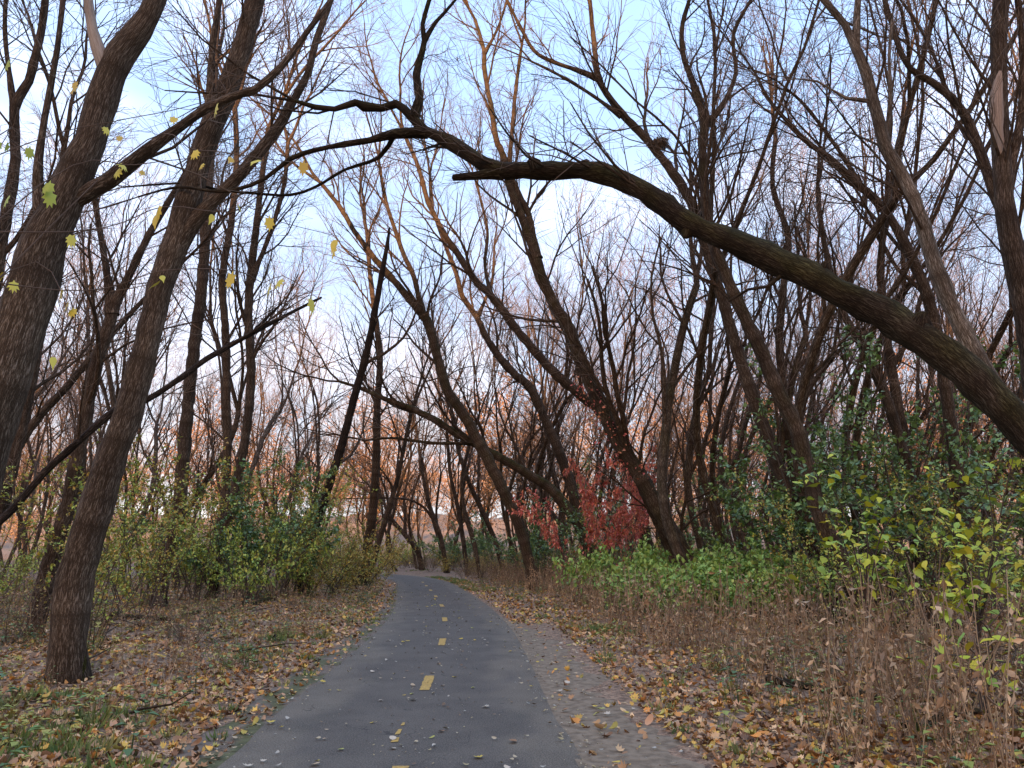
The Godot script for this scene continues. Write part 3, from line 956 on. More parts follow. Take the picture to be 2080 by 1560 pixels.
	traced_tree("leaning_tree", "slim tree curving over the tops of the dark green bushes", 20.0,
		[[1882, 1246, 28], [1852, 1000, 25], [1815, 850, 24], [1780, 760, 22], [1745, 690, 20], [1715, 640, 17], [1690, 560, 14], [1670, 470, 12], [1660, 380, 9]], [], {"sprouts": 9})
	traced_tree("bare_tree", "upright tree rising from the middle of the dark green bushes", 22.0,
		[[1872, 1234, 28], [1846, 950, 24], [1827, 840, 23], [1810, 740, 22], [1795, 640, 18], [1790, 540, 15], [1800, 440, 12], [1815, 330, 10]], [[[1812, 745, 11], [1850, 680, 10], [1872, 600, 9], [1905, 530, 7]]], {"sprouts": 9})

func build_wood() -> void:
	var protos := [
		[wood_tree(19, 0.17, 0.06, 3, {"kids": [6, 5, 5, 1], "bare": 0.45}), "tall straight bare tree"],
		[wood_tree(18, 0.14, 0.28, 2, {"kids": [6, 5, 5, 1], "bare": 0.42, "moss": 0.3}), "gently leaning fork-topped bare tree"],
		[wood_tree(18, 0.16, 0.5, 2, {"kids": [6, 5, 5, 1], "bare": 0.55, "up": 0.1, "moss": 0.4}), "strongly leaning bare tree"],
		[wood_tree(15, 0.09, 0.14, 2, {"kids": [6, 5, 5, 1], "bare": 0.5}), "slender bare tree"],
		[wood_tree(17, 0.15, 0.12, 3, {"kids": [6, 5, 5, 1], "bare": 0.24}), "bare tree forking low down"],
		[wood_tree(17, 0.11, 0.42, 2, {"kids": [6, 5, 5, 1], "bare": 0.5, "up": 0.12}), "slender leaning bare tree"],
		[wood_tree(10, 0.06, 0.1, 2, {"kids": [6, 5, 4, 1], "bare": 0.5}), "thin bare pole tree"],
		[wood_tree(16, 0.17, 0.08, 3, {"kids": [6, 5, 5, 1], "bare": 0.35, "leaves": 9000, "leaf_size": 0.13, "leaf_colors": [Color(0.5, 0.27, 0.12), Color(0.44, 0.21, 0.1), Color(0.56, 0.34, 0.17)]}), "copper-leaved oak"],
		[wood_tree(14, 0.15, 0.14, 3, {"kids": [6, 5, 5, 1], "bare": 0.25, "leaves": 7000, "leaf_size": 0.13, "leaf_colors": [Color(0.44, 0.26, 0.12), Color(0.38, 0.2, 0.1), Color(0.5, 0.34, 0.19)]}), "low copper-leaved oak"]]
	# copper oaks catching the last sun behind the leaning trunks
	for a in [[4.0, -58.0, 1.0], [9.0, -66.0, 1.1], [15.0, -62.0, 0.95], [22.0, -70.0, 1.1], [1.0, -74.0, 1.15], [-6.0, -80.0, 1.1], [-14.0, -78.0, 1.0], [12.0, -80.0, 1.15], [30.0, -78.0, 1.1], [36.0, -66.0, 1.0], [-24.0, -76.0, 1.05], [19.0, -52.0, 0.9], [26.0, -58.0, 1.0], [33.0, -55.0, 0.95], [44.0, -72.0, 1.1], [7.0, -90.0, 1.2], [17.0, -92.0, 1.2], [27.0, -90.0, 1.2], [-3.0, -95.0, 1.2], [-16.0, -92.0, 1.2], [-30.0, -90.0, 1.2], [40.0, -88.0, 1.2]]:
		stand(protos[7 + int(a[0]) % 2 if a[0] > 0 else 7][0], "oak_tree", "copper-leaved oak catching the last sun " + landmark(a[0], a[1]), Vector3(a[0], height(a[0], a[1]), a[1]), rng.randf() * TAU, a[2], "sunlit oaks " + landmark(a[0], a[1]))
	var spots := []
	var kept := 0
	var tries := 0
	while kept < 440 and tries < 26000:
		tries += 1
		var slim := kept >= 270 and kept < 310
		var oak := kept >= 310
		var z := (-lerpf(20.0, 100.0, rng.randf()) if kept % 3 else -lerpf(38.0, 85.0, rng.randf())) if not oak else -rng.randf_range(88.0, 215.0)
		if slim:
			z = -rng.randf_range(24.0, 72.0)
		var half := -z * 0.70 + 5.0
		var x := rng.randf_range(-half if not slim else 1.0, half)
		var d := from_trail(x, z) if absf(x) < 60.0 else 50.0 * signf(x)
		if absf(d) < 3.4:
			continue
		var px := 1040.0 + F * x / -z * 0.99
		if z > -38.0 and px > 520.0 and px < 1420.0:
			continue
		if z > -62.0 and px > 680.0 and px < 970.0:      # the view along the trail
			continue
		var ok := true
		for s in spots:
			if s.distance_squared_to(Vector2(x, z)) < pow(1.3 - 0.012 * z, 2):
				ok = false
				break
		if not ok:
			continue
		spots.append(Vector2(x, z))
		kept += 1
		var k := [0, 1, 3, 3, 5, 5, 6, 4][rng.randi() % 8] as int
		if oak and rng.randf() < 0.75:
			k = 7 + rng.randi() % 2
		elif slim:
			k = [3, 5, 5, 1][rng.randi() % 4]
		elif d > 0.0 and z > -85.0 and rng.randf() < 0.65:
			k = [2, 5, 1, 5, 3][rng.randi() % 5]
		var to_path := 0.0 if d < 0.0 else PI
		var turn := to_path + (rng.randf_range(-0.7, 0.7) if d < 0.0 else rng.randf_range(-0.35, 0.35))
		var where := Vector3(x, height(x, z), z)
		var size := rng.randf_range(0.8, 1.15) * (1.15 if k in [3, 5] else 1.0)
		var spot := landmark(x, z)
		if z < -112.0:
			spot = ("high" if z < -165.0 else "low") + " on the sunlit bluff " + ("past the brambles" if x > 12.0 + d * 0.0 else "past the golden saplings" if x < -25.0 else "straight beyond the bend")
		stand(protos[k][0], "oak_tree" if k > 6 else "bare_tree" if k in [0, 3, 4, 6] else "leaning_tree", ("shorter " if size < 0.95 else "larger " if size > 1.1 else "") + protos[k][1] + " " + spot, where, turn, size, "trees " + spot)

func build_shrubs() -> void:
	var green := [Color(0.14, 0.24, 0.08), Color(0.18, 0.3, 0.09), Color(0.23, 0.34, 0.09), Color(0.11, 0.19, 0.08)]
	var lime := [Color(0.38, 0.46, 0.07), Color(0.3, 0.4, 0.06), Color(0.46, 0.46, 0.08), Color(0.22, 0.33, 0.06)]
	var yellow := [Color(0.5, 0.38, 0.06), Color(0.42, 0.34, 0.07), Color(0.36, 0.34, 0.07), Color(0.48, 0.3, 0.06)]
	var fresh := [Color(0.24, 0.42, 0.09), Color(0.3, 0.46, 0.1), Color(0.4, 0.5, 0.12), Color(0.18, 0.33, 0.07)]
	var red := [Color(0.64, 0.17, 0.12), Color(0.68, 0.22, 0.14), Color(0.55, 0.12, 0.1), Color(0.68, 0.28, 0.15)]
	var stem := Color(0.1, 0.075, 0.06)
	var dark_a := shrub({"stems": 9, "tall": 4.4, "wide": 1.7, "splay": 0.42, "thick": 0.022, "side": 3, "leaves": 3200, "leaf": 0.095, "colors": green, "stem_color": stem, "surface": "glossy_leaf", "clear": 0.3, "broad": 0.36})
	var dark_b := shrub({"stems": 7, "tall": 3.2, "wide": 1.5, "splay": 0.5, "thick": 0.018, "side": 3, "leaves": 3600, "leaf": 0.1, "colors": green, "stem_color": stem, "surface": "glossy_leaf", "clear": 0.2, "broad": 0.36})
	var red_a := shrub({"stems": 8, "tall": 4.2, "wide": 1.7, "splay": 0.5, "thick": 0.018, "side": 3, "leaves": 4600, "leaf": 0.12, "colors": red, "stem_color": stem, "clear": 0.3, "broad": 0.24})
	var yellow_a := shrub({"stems": 9, "tall": 2.2, "wide": 1.3, "splay": 0.55, "thick": 0.01, "side": 3, "leaves": 1300, "leaf": 0.07, "colors": yellow, "stem_color": stem, "clear": 0.08})
	var yellow_b := shrub({"stems": 5, "tall": 4.6, "wide": 1.6, "splay": 0.3, "thick": 0.014, "side": 3, "leaves": 1200, "leaf": 0.085, "colors": yellow + lime, "stem_color": stem, "clear": 0.25})
	var lime_a := shrub({"stems": 6, "tall": 2.6, "wide": 1.5, "splay": 0.5, "thick": 0.011, "side": 3, "leaves": 1150, "leaf": 0.085, "colors": lime, "stem_color": stem, "clear": 0.15})
	var lime_b := shrub({"stems": 4, "tall": 1.5, "wide": 1.0, "splay": 0.6, "thick": 0.007, "side": 3, "leaves": 260, "leaf": 0.075, "colors": lime + yellow, "stem_color": stem, "clear": 0.1})
	var bramble := shrub({"stems": 14, "tall": 1.5, "wide": 1.0, "splay": 0.75, "thick": 0.006, "side": 3, "leaves": 1900, "leaf": 0.095, "colors": fresh, "stem_color": Color(0.14, 0.1, 0.06), "clear": 0.2, "broad": 0.36})
	var brush := shrub({"stems": 16, "tall": 1.9, "wide": 1.3, "splay": 0.6, "thick": 0.008, "side": 4, "leaves": 420, "leaf": 0.06, "colors": [Color(0.3, 0.22, 0.08), Color(0.26, 0.15, 0.08), Color(0.34, 0.3, 0.09)], "stem_color": Color(0.15, 0.11, 0.085), "clear": 0.0})
	# dark green bushes under the arch
	for a in [[1690, 1250, dark_a, 1.3, "dark green glossy bush hugging the dark leaning trunk by the sapling"], [1880, 1262, dark_a, 1.25, "dark green glossy bush right behind the two big-leaved saplings"], [2040, 1255, dark_a, 1.35, "dark green glossy bush under the foot of the arch"], [1600, 1236, dark_b, 1.4, "smallest dark green bush, next to the bright green brambles"], [1790, 1240, dark_a, 1.45, "tall dark green bush behind the dark leaning trunk"], [1960, 1240, dark_a, 1.5, "tallest dark green bush, below the pale dead tree"]]:
		put_shrub(a[2], "evergreen_bush", a[4], on_ground(a[0], a[1]), rng.randf() * TAU, Vector3.ONE * a[3], "dark green bushes under the arching tree")
	# red shrub by the leaning trunks, green thicket behind it
	put_shrub(red_a, "red_shrub", "red-leaved shrub at the foot of the leaning trunks", on_ground(1195, 1216), 0.4, Vector3(0.95, 1.25, 0.95))
	put_shrub(red_a, "red_shrub", "smaller red-leaved shrub pressed against the twin-stemmed leaning trunk", on_ground(1262, 1212), 2.2, Vector3(0.65, 1.6, 0.65))
	for a in [[1075, 1186, dark_b, 1.15], [1130, 1180, dark_b, 1.2], [1245, 1194, dark_a, 1.1], [1330, 1200, dark_a, 0.95], [950, 1162, dark_b, 1.3], [915, 1160, dark_b, 1.1], [1010, 1168, dark_b, 1.1]]:
		put_shrub(a[2], "evergreen_bush", "dark green bush in the thicket behind the red-leaved shrub", on_ground(a[0], a[1]), rng.randf() * TAU, Vector3.ONE * a[3], "green thicket behind the red shrub")
	# the other side: dark green bush and yellow ones
	for a in [[500, 1224, dark_a, 1.05, "tallest dark green bush among the thin upright trunks"], [560, 1216, dark_b, 1.2, "dark green bush between the upright trunks and the black leaning trunk"], [455, 1222, dark_b, 1.2, "dark green bush at the foot of the spiked upright tree"]]:
		put_shrub(a[2], "evergreen_bush", a[4], on_ground(a[0], a[1]), rng.randf() * TAU, Vector3.ONE * a[3], "dark bushes across from the dirt shoulder")
	for a in [[690, 1207, 1.25], [735, 1200, 1.1], [655, 1212, 1.2], [775, 1178, 1.2], [712, 1190, 1.4], [620, 1216, 1.0], [745, 1182, 1.4]]:
		put_shrub(yellow_a, "yellow_bush", "low yellow-leaved bush at the path edge before the bend", on_ground(a[0], a[1]), rng.randf() * TAU, Vector3.ONE * a[2], "yellow bushes at the path edge")
	for a in [[410, 1228, 1.1], [640, 1206, 1.2], [690, 1196, 1.25], [560, 1212, 1.0], [350, 1225, 0.9], [290, 1240, 0.8], [760, 1170, 1.3]]:
		put_shrub(yellow_b, "yellow_sapling", "tall thin sapling with loose golden leaves among the upright trunks", on_ground(a[0], a[1]), rng.randf() * TAU, Vector3.ONE * a[2], "golden saplings across from the dirt shoulder")
	# low yellow and brown brush along the far bend
	for k in 120:
		var z := rng.randf_range(-84, -34)
		var x := cx(maxf(z, -49.0)) + rng.randf_range(2.6, 16.0) if z > -50.0 else rng.randf_range(-30.0, 14.0)
		if absf(from_trail(x, z)) < 2.6:
			continue
		put_shrub([yellow_a, brush, brush][k % 3], "yellow_bush" if k % 3 == 0 else "brown_brush", ("low yellow-leaved bush" if k % 3 == 0 else "low brown leafless brush") + (" along the outer side of the far bend" if z > -58.0 else " just past the far bend"), Vector3(x, height(x, z), z), rng.randf() * TAU, Vector3.ONE * rng.randf_range(0.6, 1.05), "brush along the far bend" if z > -58.0 else "brush just past the far bend")
	# tall yellow-green saplings from the verge back to the bend
	for k in 15:
		var z := -rng.randf_range(18.0, 40.0)
		var x := cx(z) - rng.randf_range(3.2, 4.0 - z * 0.38)
		var kind := k % 3
		put_shrub([lime_a, yellow_b, lime_a][kind], ["lime_sapling", "yellow_sapling", "lime_sapling"][kind], ["tall lime-green sapling", "tall loose golden sapling", "leafy lime-green bush"][kind] + " rising " + landmark(x, z), Vector3(x, height(x, z), z), rng.randf() * TAU, Vector3(0.9, rng.randf_range(0.7, 1.3), 0.9), "saplings rising " + landmark(x, z))
	# brush on the slope beyond the bend
	for k in 130:
		var z := -rng.randf_range(61.0, 108.0)
		var x := rng.randf_range(-0.55, 0.4) * -z
		put_shrub([brush, brush, yellow_a, lime_a][k % 4], ["brown_brush", "brown_brush", "yellow_bush", "lime_sapling"][k % 4], ["low brown leafless brush ", "low brown leafless brush ", "low yellow-leaved bush ", "small lime-green sapling "][k % 4] + landmark(x, z), Vector3(x, height(x, z), z), rng.randf() * TAU, Vector3.ONE * rng.randf_range(0.8, 1.6), "brush " + landmark(x, z))
	# undergrowth among the trunks
	for k in 230:
		var z := -lerpf(11.0, 62.0, pow(rng.randf(), 1.2))
		var left := k % 2 == 0
		var x := cx(z) + (rng.randf_range(-4.0, z * 0.75) if left else rng.randf_range(5.5, 7.0 - z * 0.7))
		if absf(from_trail(x, z)) < 3.0 or (left and z > -24.0 and k % 4 == 0):
			continue
		var kind := rng.randi() % 4
		if left and z > -30.0:
			kind = [1, 2, 2, 3, 1][rng.randi() % 5]
		var words: String = ["leafy lime-green sapling", "small lime-green sapling", "low brown leafless brush", "loose golden-leaved sapling"][kind]
		put_shrub([lime_a, lime_b, brush, yellow_b][kind], ["lime_sapling", "lime_sapling", "brown_brush", "yellow_sapling"][kind], words + " in the undergrowth " + landmark(x, z), Vector3(x, height(x, z), z), rng.randf() * TAU, Vector3.ONE * rng.randf_range(0.55, 1.0), "undergrowth " + landmark(x, z))
	# bright green brambles behind the dead stalks
	for a in [[1240, 1236], [1300, 1232], [1360, 1240], [1420, 1250], [1470, 1246], [1520, 1258], [1570, 1262], [1450, 1268], [1390, 1226], [1330, 1252], [1545, 1240], [1275, 1218]]:
		put_shrub(bramble, "bramble", "bright green bramble clump among the dead stalks", on_ground(a[0], a[1]), rng.randf() * TAU, Vector3(1.1, rng.randf_range(1.1, 1.6), 1.1), "green brambles by the dead stalks")
	# red vine on the heavy leaning trunk
	var vine := MB.new()
	var run := traced([[1300, 965, 36], [1250, 885, 36], [1229, 840, 35], [1200, 775, 32]], 24.0)
	for k in 420:
		var i: int = rng.randi() % run[0].size()
		var o := rand_dir()
		vine.leaf(run[0][i] + o * (run[1][i] + rng.randf() * 0.7) + rand_dir() * 0.15, (rand_dir() + Vector3(0, -0.5, 0)).normalized(), o, rng.randf_range(0.07, 0.13), 0.3, red[rng.randi() % 4] * rng.randf_range(0.7, 1.2))
	var vt := thing("red_vine", "red creeper leaves climbing the heavy twin-stemmed leaning trunk", "vine")
	part("foliage", vine, M.leaf, vt, true)
	big_sapling()
	hanging_leaves()

func on_ground(px: float, py: float) -> Vector3:
	var p := ground_at(px, py)
	return Vector3(p.x, height(p.x, p.z) - 0.02, p.z)

func leaf_meshes(outlines: Array, colors: Array, mat: Material) -> Array:
	var out := []
	for c in colors:
		for k in outlines.size():
			var b := MB.new()
			b.outline(outlines[k], -0.5 + 0.25 * k, c, 0.3 * (k - 1))
			out.append(b.mesh(mat))
	return out

# the yellow-green sapling with big leaves, each leaf a part
func big_sapling() -> void:
	var meshes := leaf_meshes([ovate_outline(0.34), ovate_outline(0.28), ovate_outline(0.38)], [Color(0.48, 0.55, 0.05), Color(0.38, 0.5, 0.06), Color(0.62, 0.56, 0.05), Color(0.28, 0.45, 0.08)], M.leaf)
	for info in [[1775, 1300, 8.2, [[1800, 1000], [1650, 930], [1720, 970], [1700, 1060], [1850, 1100], [1760, 1010], [1880, 980], [1660, 1110], [1930, 1040], [1820, 1150]], "yellow-green sapling with large leaves in front of the dark trunk", 295],
		[1985, 1360, 7.2, [[1900, 1080], [2000, 960], [2060, 920], [2040, 1060], [1950, 1000], [2090, 1000], [1960, 1130], [1880, 1020], [2080, 1120]], "yellow-green sapling with large leaves below the arch's foot", 295],
		[2010, 1420, 6.6, [[1930, 1290], [1980, 1250], [2050, 1300], [2060, 1350], [1920, 1330], [2070, 1215]], "low yellow-green sprout among the dead stalks under the big saplings", 90]]:
		var foot := at(info[0], info[1], info[2])
		foot.y = height(foot.x, foot.z) - 0.05
		var t := thing("leafy_sapling", info[4], "sapling", foot)
		var wood := MB.new()
		var hub := foot + Vector3(0, 0.55 * (at(info[3][0][0], info[3][0][1], info[2]).y), 0) + Vector3(rng.randf_range(-0.1, 0.1), 0, 0)
		var sl := smooth_line(PackedVector3Array([foot, foot.lerp(hub, 0.5) + rand_dir() * 0.06, hub]), PackedFloat32Array([0.016, 0.013, 0.011]), 0.15)
		wood.tube(local(sl[0], foot), sl[1], 6, Color(0.09, 0.07, 0.055))
		var twigs := []
		for a in info[3]:
			var tip := at(a[0], a[1], info[2] + rng.randf_range(-0.8, 0.8))
			var mid := hub.lerp(tip, 0.5) + rand_dir() * 0.12 + Vector3(0, 0.06, 0)
			var g := smooth_line(PackedVector3Array([hub.lerp(foot, rng.randf() * 0.25), mid, tip]), PackedFloat32Array([0.009, 0.006, 0.003]), 0.12)
			wood.tube(local(g[0], foot), g[1], 5, Color(0.09, 0.07, 0.055))
			twigs.append(g[0])
			for k in 6:
				var i: int = rng.randi_range(g[0].size() / 3, g[0].size() - 1)
				var e: Vector3 = g[0][i] + (rand_dir() * Vector3(1, 0.5, 1)) * rng.randf_range(0.25, 0.65)
				var w := PackedVector3Array([g[0][i], g[0][i].lerp(e, 0.5) + rand_dir() * 0.03, e])
				wood.twig(local(w, foot), 0.0035, 0.0018, Color(0.1, 0.075, 0.06))
				twigs.append(w)
		part("stem", wood, M.twig, t)
		for k in info[5]:
			var tw: PackedVector3Array = twigs[rng.randi() % twigs.size()]
			var q := tw[rng.randi_range(tw.size() / 3, tw.size() - 1)]
			var lf := place("leaf", meshes[rng.randi() % meshes.size()], t)
			var s := rng.randf_range(0.05, 0.13)
			lf.basis = Basis.from_euler(Vector3(rng.randf_range(-0.2, 1.1), rng.randf() * TAU, rng.randf_range(-0.7, 0.7))).scaled(Vector3.ONE * s)
			lf.position = q - foot + rand_dir() * 0.06 - Vector3(0, 0.03, 0)

func local(p: PackedVector3Array, o: Vector3) -> PackedVector3Array:
	var q := PackedVector3Array()
	for a in p:
		q.append(a - o)
	return q

# yellow maple leaves still hanging on thin twigs that reach in from beside the trail
func hanging_leaves() -> void:
	var meshes := leaf_meshes([maple_outline(), ovate_outline(0.4), maple_outline()], [Color(0.62, 0.46, 0.04), Color(0.52, 0.36, 0.05), Color(0.56, 0.5, 0.06)], M.leaf)
	var greens := leaf_meshes([maple_outline()], [Color(0.36, 0.42, 0.05)], M.leaf)
	var foot := Vector3(-3.95, 0, -4.0)
	foot.y = height(foot.x, foot.z) - 0.05
	var t := thing("maple_sapling", "thin maple sapling twigs with a few hanging yellow leaves before the big trunks", "sapling", foot)
	var wood := MB.new()
	var top := foot + Vector3(-0.1, 3.3, 0.0)
	var trunk := smooth_line(PackedVector3Array([foot, foot + Vector3(0.08, 1.4, 0), top]), PackedFloat32Array([0.02, 0.016, 0.01]), 0.2)
	wood.tube(local(trunk[0], foot), trunk[1], 6, Color(0.1, 0.08, 0.065))
	for arm in [[[60, 300], [225, 258], [345, 235], [420, 215]], [[90, 380], [275, 345], [400, 330], [468, 322]], [[150, 480], [330, 430], [436, 440], [500, 428], [560, 458], [688, 490]], [[130, 600], [330, 560], [480, 560], [535, 585], [575, 570], [655, 622]], [[20, 560], [135, 630], [110, 735]], [[-20, 200], [10, 125], [140, 180], [140, 170]], [[-10, 290], [18, 290], [105, 372], [22, 400]], [[250, 330], [400, 315], [520, 330], [615, 342]]]:
		var pts := PackedVector3Array([trunk[0][rng.randi_range(trunk[0].size() / 2, trunk[0].size() - 1)]])
		var rad := PackedFloat32Array([0.006])
		for i in arm.size():
			pts.append(at(arm[i][0], arm[i][1] - 10, 4.5 + rng.randf_range(-0.2, 0.2)))
			rad.append(lerpf(0.004, 0.0015, i / float(arm.size())))
		var g := smooth_line(pts, rad, 0.1)
		wood.tube(local(g[0], foot), g[1], 4, Color(0.12, 0.09, 0.07))
		for i in range(1, pts.size()):
			for k in (2 if rng.randf() < 0.3 else 1):
				var green: bool = arm[i - 1][0] < 130 and arm[i - 1][1] < 420
				var lf := place("leaf", (greens if green else meshes)[rng.randi() % (1 if green else 9)], t)
				lf.basis = Basis.from_euler(Vector3(rng.randf_range(0.5, 1.5), rng.randf_range(-1.2, 1.2), rng.randf_range(-0.8, 0.8))).scaled(Vector3(rng.randf_range(0.7, 1.0), 1.6, 1) * rng.randf_range(0.055, 0.095))
				lf.position = pts[i] - foot + Vector3(rng.randf_range(-0.05, 0.05), -0.04 - 0.05 * k, rng.randf_range(-0.05, 0.05))
	part("stem", wood, M.twig, t)

# ---------------------------------------------------------------- dead stalks, herbs, grass
func build_weeds() -> void:
	var brown := [Color(0.28, 0.18, 0.1), Color(0.36, 0.25, 0.145), Color(0.19, 0.12, 0.07), Color(0.44, 0.32, 0.19)]
	for variant in 3:
		var b := MB.new()
		for k in 13:
			var p := PackedVector3Array([Vector3(rng.randfn(0, 0.3), -0.03, rng.randfn(0, 0.3))])
			var d := Vector3(rng.randfn(0, 0.24), 1, rng.randfn(0, 0.24)).normalized()
			var l := rng.randf_range(0.3, 1.25)
			for i in 3:
				d = (d + rand_dir() * 0.12).normalized()
				p.append(p[i] + d * l / 3.0)
			var col: Color = brown[rng.randi() % 4]
			b.twig(p, 0.005, 0.003, col)
			for i in 6:                       # withered leaves and seed heads hang on the upper half
				var f := rng.randf_range(0.35, 1.0) * 3.0
				var j := mini(int(f), 2)
				b.leaf(p[j].lerp(p[j + 1], f - j), (rand_dir() + Vector3(0, -0.7, 0)).normalized(), rand_dir(), rng.randf_range(0.035, 0.1), 0.2, col * rng.randf_range(0.7, 1.5))
		var xf := []
		var cols := PackedColorArray()
		for k in 330:
			var z := -lerpf(4.5, 46.0, pow(rng.randf(), 1.3))
			var d := 3.25 + 0.5 * noise.get_noise_2d(z * 6.0, 3.0) + absf(rng.randfn(0, 2.3))
			if k % 3 == 0:
				d = -rng.randf_range(2.3, 12.0)
				z = rng.randf_range(-38, -8)
			elif rng.randf() < 0.2:
				d += rng.randf() * 9.0
			var x := cx(z) + d
			if noise.get_noise_2d(x * 7.0, z * 7.0 + 90.0) < -0.12:
				continue
			var s := rng.randf_range(0.4, 1.15) * (0.6 if d < 0.0 else 1.0)
			xf.append(Transform3D(Basis(Vector3.UP, rng.randf() * TAU).scaled(Vector3(s, s * rng.randf_range(0.8, 1.2), s)), Vector3(x, height(x, z), z)))
			cols.append(Color.WHITE * rng.randf_range(0.55, 1.4))
		scatter("dead_stalks", b.mesh(M.dry_leaf), xf, cols, ["tangle of dead brown weed stalks beside the dirt shoulder", "withered brown stalks with seed heads between the trail and the wood", "dry brown weed stems standing among the fallen leaves"][variant], "weeds")
	# low herbs
	for variant in 2:
		var b := MB.new()
		for k in 9:
			var an := rng.randf() * TAU
			var hgt := rng.randf_range(0.03, 0.26)
			var q := Vector3(cos(an) * rng.randf() * 0.16, hgt, sin(an) * rng.randf() * 0.16)
			b.twig(PackedVector3Array([Vector3(q.x * 0.3, -0.02, q.z * 0.3), q]), 0.002, 0.0012, Color(0.5, 0.5, 0.4))
			b.leaf(q, Vector3(cos(an), rng.randf_range(-0.2, 0.3), sin(an)).normalized(), Vector3.UP, rng.randf_range(0.04, 0.09), 0.34, Color.WHITE)
		var xf := []
		var cols := PackedColorArray()
		for k in 1500:
			var z := -lerpf(5.0, 40.0, pow(rng.randf(), 1.4))
			var d := -rng.randf_range(1.9, 13.0) if k % 3 != 0 else rng.randf_range(2.4, 9.0)
			var x := cx(z) + d
			if noise.get_noise_2d(x * 5.0, z * 5.0) < -0.05:
				continue
			var s := rng.randf_range(0.6, 1.5)
			xf.append(Transform3D(Basis(Vector3.UP, rng.randf() * TAU).scaled(Vector3.ONE * s), Vector3(x, height(x, z), z)))
			cols.append([Color(0.14, 0.24, 0.06), Color(0.3, 0.34, 0.07), Color(0.4, 0.36, 0.08), Color(0.09, 0.17, 0.06)][rng.randi() % 4])
		scatter("low_herbs", b.mesh(M.leaf), xf, cols, ["small green and yellow herbs sprouting through the leaf litter", "scattered leafy seedlings on the forest floor"][variant], "herbs")
	# grass along the verge
	var gb := MB.new()
	for k in 26:
		var an := rng.randf() * TAU
		var q := Vector3(cos(an), 0, sin(an)) * rng.randf() * 0.1
		var tip := q + Vector3(cos(an) * rng.randf_range(0.02, 0.12), rng.randf_range(0.04, 0.12), sin(an) * rng.randf_range(0.02, 0.12))
		gb.leaf(q, (tip - q).normalized(), Vector3(cos(an), 0.3, sin(an)), q.distance_to(tip), 0.022, Color.WHITE)
	var gx := []
	var gc := PackedColorArray()
	for k in 470:
		var x := 0.0
		var z := 0.0
		if k < 110:        # tufts in the near corner and by the trail
			var spot: Array = [[60, 1500, 0.45], [30, 1440, 0.4], [505, 1330, 0.3], [590, 1300, 0.3], [120, 1545, 0.3], [1230, 1285, 0.25]][k % 6]
			var c := ground_at(spot[0], spot[1])
			x = c.x + rng.randfn(0, spot[2])
			z = c.z + rng.randfn(0, spot[2])
		elif k < 410:      # far bend
			z = rng.randf_range(-66, -30)
			x = cx(maxf(z, -49.0)) + rng.randf_range(1.4, 2.6) if z > -48.0 else rng.randf_range(-30, -4)
			if z < -48.0:
				z = -59.5 - rng.randf() * 2.5
		else:
			z = -lerpf(5.0, 30.0, rng.randf())
			x = cx(z) - HALF - 0.1 - absf(rng.randfn(0, 0.5)) if k % 2 else cx(z) + HALF + 0.9 + absf(rng.randfn(0, 0.6))
		if absf(from_trail(x, z)) < HALF + 0.03:
			continue
		gx.append(Transform3D(Basis(Vector3.UP, rng.randf() * TAU).scaled(Vector3.ONE * rng.randf_range(0.5, 1.2)), Vector3(x, height(x, z), z)))
		gc.append([Color(0.14, 0.2, 0.04), Color(0.2, 0.26, 0.05), Color(0.3, 0.28, 0.08)][rng.randi() % 3])
	scatter("grass", gb.mesh(M.leaf), gx, gc, "short green grass tufts along the edges of the trail", "grass")

# ---------------------------------------------------------------- fallen leaves
func litter_color() -> Color:
	var c: Color = [Color(0.4, 0.28, 0.17), Color(0.52, 0.4, 0.27), Color(0.22, 0.13, 0.08), Color(0.13, 0.08, 0.055), Color(0.5, 0.36, 0.1), Color(0.42, 0.28, 0.2), Color(0.3, 0.19, 0.11), Color(0.34, 0.33, 0.1), Color(0.46, 0.24, 0.08), Color(0.3, 0.2, 0.14)][rng.randi() % 10]
	return c * rng.randf_range(0.8, 1.55) * Color(1.08, 0.97, 0.78)

